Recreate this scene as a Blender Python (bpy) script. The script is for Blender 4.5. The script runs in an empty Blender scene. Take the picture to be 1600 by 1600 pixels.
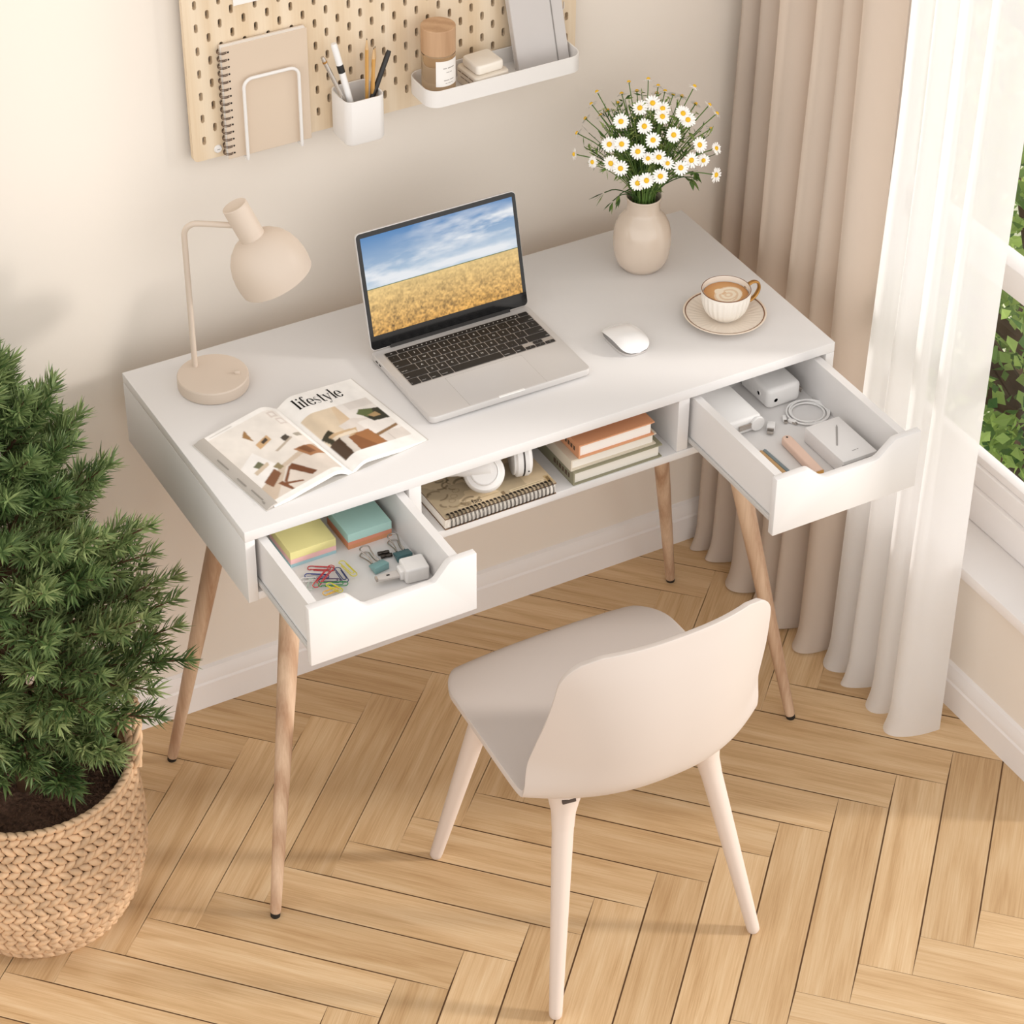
import bpy, bmesh, math, random
import numpy as np
from mathutils import Vector, Matrix
random.seed(7); rng = np.random.default_rng(11)
PI = math.pi
SC = bpy.context.scene
COL = SC.collection

# ---------------------------------------------------------------- camera
yaw, pitch, roll = 0.51211, 0.65852, 0.00845
fw = Vector((math.sin(yaw)*math.cos(pitch), math.cos(yaw)*math.cos(pitch), -math.sin(pitch)))
rt = Vector((math.cos(yaw), -math.sin(yaw), 0)); up = rt.cross(fw)
r2 = rt*math.cos(roll)+up*math.sin(roll); u2 = -rt*math.sin(roll)+up*math.cos(roll)
cd = bpy.data.cameras.new('camera'); cam = bpy.data.objects.new('camera', cd); COL.objects.link(cam)
cam.matrix_world = Matrix(((r2.x, u2.x, -fw.x, -1.55955), (r2.y, u2.y, -fw.y, -2.64775), (r2.z, u2.z, -fw.z, 3.00657), (0, 0, 0, 1)))
cd.sensor_width = 36; cd.lens = 4028.22/1600*36; cd.clip_end = 200
SC.camera = cam
# ---------------------------------------------------------------- light
SUN_DIR = Vector((-.80, .465, -.315))
wd = bpy.data.worlds.new('world'); SC.world = wd; wd.use_nodes = True
wt = wd.node_tree; bg = wt.nodes['Background']
_tc = wt.nodes.new('ShaderNodeTexCoord'); _sp = wt.nodes.new('ShaderNodeSeparateXYZ'); _mr = wt.nodes.new('ShaderNodeMapRange'); _rp = wt.nodes.new('ShaderNodeValToRGB')
wt.links.new(_tc.outputs['Generated'], _sp.inputs[0]); wt.links.new(_sp.outputs['Z'], _mr.inputs['Value']); _mr.inputs['From Min'].default_value = -1
wt.links.new(_mr.outputs[0], _rp.inputs['Fac']); wt.links.new(_rp.outputs['Color'], bg.inputs['Color'])
_e = _rp.color_ramp.elements; _e[0].position = .40; _e[0].color = (.50, .47, .44, 1); _e[1].position = 1.0; _e[1].color = (.42, .41, .40, 1)
for _p, _c in ((.50, (1.0, .975, .95, 1)), (.66, (.92, .90, .88, 1))): _n = _e.new(_p); _n.color = _c
bg.inputs['Strength'].default_value = 1.9
sl = bpy.data.lights.new('sun', 'SUN'); sun = bpy.data.objects.new('sun', sl); COL.objects.link(sun)
sl.energy = 2.4; sl.color = (1, .95, .90); sl.angle = math.radians(6)
sun.rotation_euler = SUN_DIR.to_track_quat('-Z', 'Y').to_euler(); sun.location = (4, -3, 3)
SC.view_settings.view_transform = 'Standard'; SC.view_settings.look = 'None'
SC.view_settings.exposure = -0.05; SC.view_settings.gamma = 1.0; SC.view_settings.use_curve_mapping = False

# ---------------------------------------------------------------- materials
def lin(h):
    h = h.lstrip('#'); o = []
    for i in (0, 2, 4):
        c = int(h[i:i+2], 16)/255; o.append(c/12.92 if c <= .04045 else ((c+.055)/1.055)**2.4)
    return (*o, 1)
class NT:
    def __init__(s, name):
        s.m = bpy.data.materials.new(name); s.m.use_nodes = True; s.t = s.m.node_tree; s.n = s.t.nodes
        s.b = s.n['Principled BSDF']; s.out = s.n['Material Output']
    def add(s, typ, **k):
        n = s.n.new(typ)
        for a, v in k.items():
            if a.startswith('_'): n.inputs[a[1:].replace('_', ' ')].default_value = v
            else: setattr(n, a, v)
        return n
    def ln(s, a, b): s.t.links.new(a, b)
    def ramp(s, fac, stops):
        r = s.add('ShaderNodeValToRGB'); e = r.color_ramp.elements
        while len(e) < len(stops): e.new(.5)
        for k, (p, c) in enumerate(stops): e[k].position = p; e[k].color = c
        s.ln(fac, r.inputs['Fac']); return r.outputs['Color']
    def coords(s, kind='Object', scale=(1, 1, 1), rot=(0, 0, 0)):
        t = s.add('ShaderNodeTexCoord'); mp = s.add('ShaderNodeMapping')
        mp.inputs['Scale'].default_value = scale; mp.inputs['Rotation'].default_value = rot
        s.ln(t.outputs[kind], mp.inputs['Vector']); return mp.outputs['Vector']
    def noise(s, vec, scale, detail=3, rough=.5, dist=0):
        n = s.add('ShaderNodeTexNoise'); n.inputs['Scale'].default_value = scale; n.inputs['Detail'].default_value = detail
        n.inputs['Roughness'].default_value = rough; n.inputs['Distortion'].default_value = dist
        if vec is not None: s.ln(vec, n.inputs['Vector'])
        return n.outputs['Fac']
    def bump(s, h, strength=.2, dist=.001):
        b = s.add('ShaderNodeBump'); b.inputs['Strength'].default_value = strength; b.inputs['Distance'].default_value = dist
        s.ln(h, b.inputs['Height']); s.ln(b.outputs['Normal'], s.b.inputs['Normal'])
def mat(name, hx, rough=.5, metal=0, bump=None, var=None, spec=.5, coat=0):
    n = NT(name); b = n.b
    c = lin(hx); b.inputs['Base Color'].default_value = c; b.inputs['Roughness'].default_value = rough; b.inputs['Metallic'].default_value = metal
    b.inputs['Specular IOR Level'].default_value = spec; b.inputs['Coat Weight'].default_value = coat
    v = n.coords() if (bump or var) else None
    if var:
        f = n.noise(v, var[0], 4); k = var[1]
        n.ln(n.ramp(f, [(.3, (c[0]*(1-k), c[1]*(1-k), c[2]*(1-k), 1)), (.7, (min(1, c[0]*(1+k)), min(1, c[1]*(1+k)), min(1, c[2]*(1+k)), 1))]), b.inputs['Base Color'])
    if bump: n.bump(n.noise(v, bump[0], 4), bump[1], bump[2] if len(bump) > 2 else .001)
    return n.m
def attr_mat(name, rough=.5, spec=.4, emit=0, coat=0, trans=0):
    n = NT(name); a = n.add('ShaderNodeVertexColor', layer_name='col')
    n.ln(a.outputs['Color'], n.b.inputs['Base Color']); n.b.inputs['Roughness'].default_value = rough; n.b.inputs['Specular IOR Level'].default_value = spec
    n.b.inputs['Coat Weight'].default_value = coat
    if emit:
        n.b.inputs['Base Color'].default_value = (.01, .01, .01, 1)
        for l in list(n.b.inputs['Base Color'].links): n.t.links.remove(l)
        n.ln(a.outputs['Color'], n.b.inputs['Emission Color']); n.b.inputs['Emission Strength'].default_value = emit
    if trans:
        tr = n.add('ShaderNodeBsdfTranslucent'); mx = n.add('ShaderNodeMixShader'); mx.inputs['Fac'].default_value = trans
        n.ln(a.outputs['Color'], tr.inputs['Color']); n.ln(n.b.outputs['BSDF'], mx.inputs[1]); n.ln(tr.outputs['BSDF'], mx.inputs[2]); n.ln(mx.outputs[0], n.out.inputs['Surface'])
    return n.m
def wood(name, ca, cb, axis=2, k=1.0, rough=.55, kind='Object'):
    n = NT(name); sc = [14*k]*3; sc[axis] = 1.1*k
    v = n.coords(kind, tuple(sc))
    f1 = n.noise(v, 2.2, 3, .55, 1.2)
    w = n.add('ShaderNodeTexWave', wave_type='BANDS', bands_direction='DIAGONAL'); w.inputs['Scale'].default_value = 1.1
    w.inputs['Distortion'].default_value = 7; w.inputs['Detail'].default_value = 2; w.inputs['Detail Scale'].default_value = .8
    n.ln(v, w.inputs['Vector'])
    sc2 = [160*k]*3; sc2[axis] = 5*k
    f2 = n.noise(n.coords(kind, tuple(sc2)), 2, 2, .6)
    m1 = n.add('ShaderNodeMix'); m1.inputs[0].default_value = .45; n.ln(f1, m1.inputs[2]); n.ln(w.outputs['Fac'], m1.inputs[3])
    m2 = n.add('ShaderNodeMix'); m2.inputs[0].default_value = .35; n.ln(m1.outputs[0], m2.inputs[2]); n.ln(f2, m2.inputs[3])
    n.ln(n.ramp(m2.outputs[0], [(.25, lin(cb)), (.72, lin(ca))]), n.b.inputs['Base Color'])
    n.b.inputs['Roughness'].default_value = rough; n.bump(f2, .12, .0006)
    return n.m

WHITE = mat('white_lacquer', 'DEDBD9', .42, bump=(900, .02, .0003))
WALLM = mat('cream_wall_paint', 'E9E0D5', .85, bump=(260, .06, .0008), var=(3, .012), spec=.2)
TRIMW = mat('white_trim_paint', 'ECE7E4', .5)
GAPD = mat('dark_joint', '6E4E33', .9)
LEGW = wood('oak_leg', 'D6BBA0', 'A88468', 2, 1.0)
BLACKR = mat('black_rubber', '17130F', .7)
BEIGE = mat('beige_matte_metal', 'D0C0B0', .45)
BEIGEC = mat('beige_ceramic_glaze', 'D1C0AF', .14, coat=.4)
CHAIRM = mat('blush_beige_plastic', 'C8BDB5', .5, bump=(1500, .03, .0003))
CHAIRL = mat('blush_beige_wood_paint', 'D2C3B8', .55)
SILVER = mat('brushed_aluminium', 'D2CECB', .42, .35)
CHROME = mat('polished_steel', 'B9B2AB', .2, 1)
DARKST = mat('dark_steel', '4A443F', .35, 1)
KEYM = mat('black_key', '1B1715', .5)
BLACKG = mat('black_bezel_glass', '0B0A0A', .08, spec=.6)
WPLAST = mat('white_plastic', 'ECEAE8', .35)
WMATTE = mat('white_powder_coat', 'E9E5E1', .5)
PAPER = mat('white_paper', 'F0ECE7', .8, spec=.2)
INK = mat('black_ink', '14110F', .7, spec=.2)
GOLD = mat('brushed_gold', 'B98A4E', .3, .9)
GLASSC = None

# ---------------------------------------------------------------- geometry helpers
class G:
    def __init__(s): s.v = []; s.f = []; s.c = []
    def add(s, vs, fs, M=None, col=None):
        o = len(s.v)
        for p in vs:
            p = Vector(p)
            s.v.append(tuple(M @ p) if M is not None else tuple(p))
        s.f += [tuple(i+o for i in f) for f in fs]
        if col is not None: s.c += [col]*len(vs)
        return s
    def box(s, x0, x1, y0, y1, z0, z1, M=None, col=None):
        vs = [(x, y, z) for z in (z0, z1) for y in (y0, y1) for x in (x0, x1)]
        return s.add(vs, [(0, 2, 3, 1), (4, 5, 7, 6), (0, 1, 5, 4), (2, 6, 7, 3), (0, 4, 6, 2), (1, 3, 7, 5)], M, col)
    def lathe(s, prof, n=48, M=None, c=(0, 0, 0), col=None, fn=None, caps=True):
        vs = []; fs = []
        for r, z in prof:
            for k in range(n):
                a = 2*PI*k/n; rr = r if fn is None else fn(r, z, a)
                vs.append((c[0]+rr*math.cos(a), c[1]+rr*math.sin(a), c[2]+z))
        for i in range(len(prof)-1):
            for k in range(n):
                a, b = i*n+k, i*n+(k+1) % n
                fs.append((a, b, b+n, a+n))
        if caps and prof[0][0] > 1e-6: fs.append(tuple(range(n))[::-1])
        if caps and prof[-1][0] > 1e-6: fs.append(tuple(range((len(prof)-1)*n, len(prof)*n)))
        return s.add(vs, fs, M, col)
    def ring(s, prof, n=48, M=None, c=(0, 0, 0), fn=None):   # closed profile (torus-like)
        vs = []; fs = []; m = len(prof)
        for r, z in prof:
            for k in range(n):
                a = 2*PI*k/n; rr = r if fn is None else fn(r, z, a)
                vs.append((c[0]+rr*math.cos(a), c[1]+rr*math.sin(a), c[2]+z))
        for i in range(m):
            for k in range(n):
                a, b = i*n+k, i*n+(k+1) % n; j = ((i+1) % m)*n
                fs.append((a, b, j+(k+1) % n, j+k))
        return s.add(vs, fs, M)
    def tube(s, pts, r, n=8, closed=False, M=None, col=None, caps=True):
        P = [Vector(p) for p in pts]; m = len(P)
        if not hasattr(r, '__len__'): r = [r]*m
        vs = []; fs = []; prev = None
        for i in range(m):
            if closed: t = P[(i+1) % m]-P[i-1]
            else: t = P[min(i+1, m-1)]-P[max(i-1, 0)]
            t = t.normalized() if t.length > 1e-12 else Vector((0, 0, 1))
            if prev is None:
                a = Vector((0, 0, 1)) if abs(t.z) < .9 else Vector((1, 0, 0))
                nx = (a-t*a.dot(t)).normalized()
            else:
                nx = prev-t*prev.dot(t); nx = nx.normalized() if nx.length > 1e-9 else prev
            prev = nx; ny = t.cross(nx)
            for k in range(n):
                a = 2*PI*k/n; vs.append(P[i]+(nx*math.cos(a)+ny*math.sin(a))*r[i])
        for i in range(m if closed else m-1):
            j = (i+1) % m
            for k in range(n): fs.append((i*n+k, i*n+(k+1) % n, j*n+(k+1) % n, j*n+k))
        if caps and not closed: fs.append(tuple(range(n))[::-1]); fs.append(tuple(range((m-1)*n, m*n)))
        return s.add(vs, fs, M, col)
    def prism(s, out, z0, z1, M=None, col=None):
        n = len(out); vs = [(x, y, z0) for x, y in out]+[(x, y, z1) for x, y in out]
        fs = [tuple(range(n))[::-1], tuple(range(n, 2*n))]+[(i, (i+1) % n, n+(i+1) % n, n+i) for i in range(n)]
        return s.add(vs, fs, M, col)
    def grid(s, fn, nu, nv, M=None, wrap=False):
        vs = [fn(i/(nu-1) if not wrap else i/nu, j/(nv-1)) for j in range(nv) for i in range(nu)]
        fs = []
        for j in range(nv-1):
            for i in range(nu if wrap else nu-1):
                k = (i+1) % nu; fs.append((j*nu+i, j*nu+k, (j+1)*nu+k, (j+1)*nu+i))
        return s.add(vs, fs, M)
    def obj(s, name, m, parent=None, smooth=35, bevel=None, recalc=True):
        me = bpy.data.meshes.new(name); me.from_pydata(s.v, [], s.f)
        if s.c:
            ca = me.color_attributes.new('col', 'FLOAT_COLOR', 'POINT')
            ca.data.foreach_set('color', np.array([(c[0], c[1], c[2], 1) for c in s.c], dtype=np.float32).ravel())
        if recalc or bevel:
            b = bmesh.new(); b.from_mesh(me)
            if recalc: bmesh.ops.recalc_face_normals(b, faces=b.faces)
            if bevel:
                es = [e for e in b.edges if len(e.link_faces) == 2 and e.calc_face_angle(0) > math.radians(40)]
                bmesh.ops.bevel(b, geom=es, offset=bevel[0], segments=bevel[1], profile=.5, affect='EDGES', clamp_overlap=True)
            b.to_mesh(me); b.free()
        return link(name, me, m, parent, smooth)
def link(name, me, m, parent=None, smooth=35):
    if smooth:
        me.polygons.foreach_set('use_smooth', [True]*len(me.polygons))
        me.set_sharp_from_angle(angle=math.radians(smooth))
    me.materials.append(m)
    o = bpy.data.objects.new(name, me); COL.objects.link(o)
    if parent is not None: attach(o, parent)
    return o
def wmat(o):
    return (wmat(o.parent) @ o.matrix_parent_inverse @ o.matrix_basis) if o.parent else o.matrix_basis.copy()
def attach(o, p):
    o.parent = p; o.matrix_parent_inverse = wmat(p).inverted()
def thing(name, label, cat, loc=(0, 0, 0), group=None, rz=0):
    o = bpy.data.objects.new(name, None); COL.objects.link(o); o.empty_display_size = .02
    o.location = loc; o.rotation_euler = (0, 0, rz); return tag(o, label, cat, group)
def tag(o, label, cat, group=None):
    o['label'] = label; o['category'] = cat
    if group: o['group'] = group
    return o
def struct(o): o['kind'] = 'structure'; return o
def T(x, y, z): return Matrix.Translation((x, y, z))
def RZ(a): return Matrix.Rotation(a, 4, 'Z')
def frame(origin, z, x=(1, 0, 0)):
    z = Vector(z).normalized(); x = Vector(x); x = (x-z*x.dot(z)).normalized(); y = z.cross(x)
    return Matrix(((x.x, y.x, z.x, origin[0]), (x.y, y.y, z.y, origin[1]), (x.z, y.z, z.z, origin[2]), (0, 0, 0, 1)))
def rrect(x0, x1, y0, y1, r, n=6):
    o = []
    for cx, cy, a0 in ((x1-r, y1-r, 0), (x0+r, y1-r, 90), (x0+r, y0+r, 180), (x1-r, y0+r, 270)):
        for k in range(n+1):
            a = math.radians(a0+90*k/n); o.append((cx+r*math.cos(a), cy+r*math.sin(a)))
    return o
def spline(pts, n):
    P = [np.array(p, float) for p in pts]; P = [2*P[0]-P[1]]+P+[2*P[-1]-P[-2]]; out = []
    m = len(P)-3
    for k in range(n):
        t = k/(n-1)*m; i = min(int(t), m-1); u = t-i; a, b, c, d = P[i:i+4]
        out.append(.5*((2*b)+(-a+c)*u+(2*a-5*b+4*c-d)*u*u+(-a+3*b-3*c+d)*u**3))
    return out
def vnoise(w, h, cells, seed, octaves=4, stretch=1.0):
    r = np.random.default_rng(seed); out = np.zeros((h, w)); amp = 1; tot = 0
    for o in range(octaves):
        cx = max(2, int(cells*2**o)); cy = max(2, int(cells*stretch*2**o)); g = r.random((cy+2, cx+2))
        X = np.linspace(0, cx, w, endpoint=False); Y = np.linspace(0, cy, h, endpoint=False)
        xi = X.astype(int); yi = Y.astype(int); xf = X-xi; yf = (Y-yi)[:, None]; xf = xf*xf*(3-2*xf); yf = yf*yf*(3-2*yf)
        a = g[yi][:, xi]; b = g[yi][:, xi+1]; c = g[yi+1][:, xi]; d = g[yi+1][:, xi+1]
        out += amp*((a*(1-xf)+b*xf)*(1-yf)+(c*(1-xf)+d*xf)*yf); tot += amp; amp *= .5
    return out/tot
def L3(h): return np.array(lin(h)[:3])
def raster(name, img, fn, m, parent=None):
    h, w = img.shape[:2]
    vs = [fn(i/(w-1), j/(h-1)) for j in range(h) for i in range(w)]
    fs = [(j*w+i, j*w+i+1, (j+1)*w+i+1, (j+1)*w+i) for j in range(h-1) for i in range(w-1)]
    me = bpy.data.meshes.new(name); me.from_pydata([tuple(v) for v in vs], [], fs)
    ca = me.color_attributes.new('col', 'FLOAT_COLOR', 'POINT')
    ca.data.foreach_set('color', np.concatenate([img.reshape(-1, 3), np.ones((w*h, 1))], 1).astype(np.float32).ravel())
    return link(name, me, m, parent, smooth=60)
def poly_mask(U, V, pts):
    m = np.zeros(U.shape, bool); n = len(pts)
    for i in range(n):
        (x0, y0), (x1, y1) = pts[i], pts[(i+1) % n]
        c = ((y0 > V) != (y1 > V)) & (U < (x1-x0)*(V-y0)/((y1-y0) if y1 != y0 else 1e-9)+x0); m ^= c
    return m
def dash_geo(widths, size):
    tot = sum(widths)+.35*(len(widths)-1); x = -tot/2; vs = []; fs = []
    for w_ in widths:
        for k in range(4):
            a, b_ = (x+w_*k/4)*size, (x+w_*(k+1)/4)*size; o = len(vs); vs += [(a, -size*.16, 0), (b_, -size*.16, 0), (b_, size*.16, 0), (a, size*.16, 0)]; fs.append((o, o+1, o+2, o+3))
        x += w_+.35
    return vs, fs
def text_geo(txt, size):
    cu = bpy.data.curves.new('tmp', 'FONT'); cu.body = txt; cu.size = size; cu.align_x = 'CENTER'; cu.align_y = 'CENTER'
    o = bpy.data.objects.new('tmp', cu); me = bpy.data.meshes.new_from_object(o)
    vs = [tuple(v.co) for v in me.vertices]; fs = [tuple(p.vertices) for p in me.polygons]
    bpy.data.objects.remove(o); bpy.data.curves.remove(cu); bpy.data.meshes.remove(me)
    return vs, fs

# ================================================================ ROOM
# floor: 45 degree herringbone of oak planks
def floor():
    p = .1182; rows = [(.722, .0), (.404, -.2385), (.10, .0365), (-.2035, .4448), (-.522, .3793), (-.842, 0), (-1.16, 0), (-1.48, 0), (-1.80, 0)]
    rows = [list(r) for r in rows]
    rows[0][1] = rows[1][1]-.31
    for k in range(5, len(rows)): rows[k][1] = rows[k-1][1]+(.318 if k % 2 == 1 else -.318)
    b = bmesh.new(); uv = b.loops.layers.uv.new('uv'); cl = b.loops.layers.float_color.new('tone')
    g = .00022
    def plank(q):
        c = sum((Vector(x) for x in q), Vector((0, 0)))/4
        if not (-2.4 < c.x < 2.4): return
        q = [Vector(x) for x in q]
        e1 = (q[3]-q[0]).normalized(); e2 = (q[1]-q[0]).normalized()
        q = [q[0]+e1*g+e2*g, q[1]+e1*g-e2*g, q[2]-e1*g-e2*g, q[3]-e1*g+e2*g]
        vs = [b.verts.new((x.x, x.y, 0)) for x in q]; f = b.faces.new(vs)
        ln = (q[3]-q[0]).length; wd_ = (q[1]-q[0]).length; ou, ov = random.random()*40, random.random()*40
        t = random.random(); t2 = random.random()
        for l, (a, c2) in zip(f.loops, ((0, 0), (0, wd_), (ln, wd_), (ln, 0))):
            l[uv].uv = (ou+a, ov+c2); l[cl] = (t, t2, random.random()*0, 1)
    for k in range(len(rows)-1):
        (yt, xt), (yb, xb) = rows[k], rows[k+1]
        isP = (k % 2 == 1)
        for i in range(-26, 27):
            U = Vector((xt+i*p, yt)); Lw = U+Vector((p/2, -p/2)); Lm = U+Vector((-p/2, -p/2))
            if isP:
                j = round((U.x-(yt-yb)-xb)/p); Ub = Vector((xb+j*p, yb)); Lb = Ub+Vector((p/2, -p/2))
                plank([U, Lw, Lb, Ub])
            else:
                j = round((U.x+(yt-yb)-xb)/p); Ub = Vector((xb+j*p, yb)); Lb = Ub+Vector((-p/2, -p/2))
                plank([U, Lm, Lb, Ub])
    bmesh.ops.bisect_plane(b, geom=b.verts[:]+b.edges[:]+b.faces[:], plane_co=(.84, 0, 0), plane_no=(1, 0, 0), clear_outer=True)
    bmesh.ops.bisect_plane(b, geom=b.verts[:]+b.edges[:]+b.faces[:], plane_co=(0, .60, 0), plane_no=(0, 1, 0), clear_outer=True)
    for f in b.faces:
        f.normal_update()
        if f.normal.z < 0: f.normal_flip()
    me = bpy.data.meshes.new('floor'); b.to_mesh(me); b.free()
    n = NT('oak_herringbone')
    a = n.add('ShaderNodeVertexColor', layer_name='tone'); se = n.add('ShaderNodeSeparateColor'); n.ln(a.outputs['Color'], se.inputs[0])
    v1 = n.coords('UV', (1.7, 30, 1)); f1 = n.noise(v1, 2.0, 3, .5, .9)
    v2 = n.coords('UV', (7, 260, 1)); f2 = n.noise(v2, 1.6, 3, .6, .3)
    v3 = n.coords('UV', (1.3, 9, 1))
    f3 = n.noise(v3, 1.6, 1, .4, .4)
    mu = n.add('ShaderNodeMath', operation='MULTIPLY'); mu.inputs[1].default_value = 26; n.ln(f3, mu.inputs[0])
    si = n.add('ShaderNodeMath', operation='SINE'); n.ln(mu.outputs[0], si.inputs[0])
    ma = n.add('ShaderNodeMapRange'); ma.inputs['From Min'].default_value = -1; n.ln(si.outputs[0], ma.inputs['Value'])
    m1 = n.add('ShaderNodeMix'); m1.inputs[0].default_value = .20; n.ln(f1, m1.inputs[2]); n.ln(ma.outputs[0], m1.inputs[3])
    m2 = n.add('ShaderNodeMix'); m2.inputs[0].default_value = .46; n.ln(m1.outputs[0], m2.inputs[2]); n.ln(f2, m2.inputs[3])
    c = n.ramp(m2.outputs[0], [(.28, lin('BC976B')), (.5, lin('D4B389')), (.72, lin('E2C7A1'))])
    tone = n.ramp(se.outputs[0], [(0, (.87, .84, .80, 1)), (1, (1.05, 1.05, 1.05, 1))])
    mx = n.add('ShaderNodeMix', data_type='RGBA', blend_type='MULTIPLY'); mx.inputs[0].default_value = 1; n.ln(c, mx.inputs[6]); n.ln(tone, mx.inputs[7])
    n.ln(mx.outputs[2], n.b.inputs['Base Color']); n.b.inputs['Roughness'].default_value = .5; n.b.inputs['Specular IOR Level'].default_value = .35
    n.bump(f2, .10, .0008)
    fl = struct(link('floor', me, n.m, None, 0))
    return fl
floor()
struct(G().box(-2.6, .85, -2.0, .525, -.06, -.0009).obj('floor_joint_bed', GAPD, bpy.data.objects['floor'], 0))
struct(G().box(-2.6, .9, .522, .64, -.06, 2.5).obj('wall_back', WALLM, None, 0))
# right wall: below, above and beside the window opening, ends at the balcony doorway
WR = .755; OY0, OY1, OZ0, OZ1 = -.405, .36, .285, 2.2; WE = -.43
gw = G().box(WR, .90, WE, .522, -.06, OZ0).box(WR, .90, WE, .522, OZ1, 2.5).box(WR, .90, OY1, .522, OZ0, OZ1).box(WR, .90, WE, OY0, OZ0, OZ1)
struct(gw.obj('wall_right', WALLM, None, 0))
def baseboard(name, a, b_, nrm):
    prof = [(0, 0), (.014, 0), (.014, .052), (.0115, .056), (.0115, .066), (.008, .074), (.006, .080), (.0, .084)]
    a = Vector(a); b_ = Vector(b_); nn = Vector(nrm); g = G(); m = len(prof)
    vs = [a+nn*d+Vector((0, 0, z)) for d, z in prof]+[b_+nn*d+Vector((0, 0, z)) for d, z in prof]
    g.add(vs, [(i, (i+1) % m, m+(i+1) % m, m+i) for i in range(m)]+[tuple(range(m)), tuple(range(m, 2*m))[::-1]])
    return struct(g.obj(name, TRIMW, None, 25))
baseboard('baseboard_back', (-2.6, .522, 0), (WR, .522, 0), (0, -1, 0))
baseboard('baseboard_right', (WR, .522, 0), (WR, WE, 0), (-1, 0, 0))
# sill ledge, window frame with meeting rail and two panes
struct(G().box(.735, .842, OY0+.001, OY1-.001, .2852, .307).obj('trim_1', TRIMW, None, 30, (.002, 2)))
wf = G()
wf.box(.826, .87, OY0, OY1, .307, .372).box(.834, .866, OY0, OY1, .372, .412).box(.84, .862, OY0, OY1, .412, .428)
wf.box(.832, .872, OY0, OY1, .765, .815)
wf.box(.826, .87, OY0, OY1, OZ1-.06, OZ1)
for y0, y1 in ((OY0, OY0+.05), (OY1-.05, OY1)): wf.box(.828, .872, y0, y1, .307, OZ1)
wfo = struct(wf.obj('window_1', TRIMW, None, 30, (.003, 2)))
n = NT('window_glass'); gl = n.add('ShaderNodeBsdfGlossy'); gl.inputs['Roughness'].default_value = .02; tr = n.add('ShaderNodeBsdfTransparent')
mx = n.add('ShaderNodeMixShader'); mx.inputs[0].default_value = .04
n.ln(tr.outputs[0], mx.inputs[1]); n.ln(gl.outputs[0], mx.inputs[2]); n.ln(mx.outputs[0], n.out.inputs['Surface'])
THIN_GLASS = n.m
for z0, z1 in ((.42, .77), (.81, OZ1-.05)):
    struct(G().box(.850, .853, OY0+.04, OY1-.04, z0, z1).obj('window_pane', THIN_GLASS, wfo, 0))

# ---------------------------------------------------------------- outside
LAWN = mat('pale_lawn', 'C9CDAA', .9, var=(1.5, .3))
struct(G().box(1.2, 14, -6, 14, -3.3, -3.2).obj('ground', LAWN, None, 0))
LEAFM = attr_mat('green_leaf', .45, trans=.45)
BARK = mat('brown_bark', '4A3726', .9, bump=(40, .5, .01), var=(12, .3))
def out_tree(name, label, c, rad, nl, zs, tone, seed):
    r = np.random.default_rng(seed)
    t = thing(name, label, 'tree', (c[0], c[1], -3.2), 'trees outside the window')
    g = G(); base = Vector((c[0], c[1], -3.2)); topv = Vector((c[0]+.1, c[1], c[2]+rad*.5))
    g.tube([base, base.lerp(topv, .4)+Vector((.05, .04, 0)), base.lerp(topv, .75), topv], [.11, .09, .06, .02], 10)
    g.obj('trunk', BARK, t)
    g = G()
    for k in range(16):
        a = r.random()*2*PI; el = r.uniform(-.2, .9); p0 = base.lerp(topv, r.uniform(.55, .95)); L = rad*r.uniform(.6, .95)
        d = Vector((math.cos(a)*math.cos(el), math.sin(a)*math.cos(el), math.sin(el)))
        g.tube([p0, p0+d*L*.5+Vector((0, 0, .05)), p0+d*L], [.028, .018, .006], 6)
    g.obj('branches', BARK, t)
    # leaves cluster on blobs
    nb = 46; vs = []; fs = []; cs = []
    bc = r.normal(size=(nb, 3)); bc /= np.linalg.norm(bc, axis=1)[:, None]; bc *= rad*(r.random((nb, 1))**.4); bc[:, 2] *= zs
    for k in range(nl):
        b = bc[r.integers(nb)]; p = np.array(c)+b+r.normal(size=3)*rad*.13
        d = r.normal(size=3); d[2] -= .3; d /= np.linalg.norm(d); w = np.cross(d, r.normal(size=3)); w /= np.linalg.norm(w)
        L = r.uniform(.03, .055); W = L*.36; nn = np.cross(d, w)*L*.12
        o = len(vs); vs += [p, p+d*L*.45+w*W-nn, p+d*L, p+d*L*.45-w*W-nn]
        fs += [(o, o+1, o+2), (o, o+2, o+3)]
        q = r.random(); base_c = L3(tone[0])*(1-q)+L3(tone[1])*q; cs += [base_c]*4
    me = bpy.data.meshes.new('leaves'); me.from_pydata([tuple(v) for v in vs], [], fs)
    ca = me.color_attributes.new('col', 'FLOAT_COLOR', 'POINT')
    ca.data.foreach_set('color', np.concatenate([np.array(cs), np.ones((len(cs), 1))], 1).astype(np.float32).ravel())
    link('leaves', me, LEAFM, t, 0)
out_tree('broadleaf_tree', 'leafy green tree nearest outside the window, behind the white rail', (2.15, 1.34, -.84), .90, 13000, .95, ('3F6B34', 'B4CC74'), 3)
out_tree('broadleaf_tree', 'pale sunlit tree farthest outside, seen through the upper pane', (3.5, 2.85, -.9), .95, 7000, .9, ('6E9440', 'C3CF7E'), 8)

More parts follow.
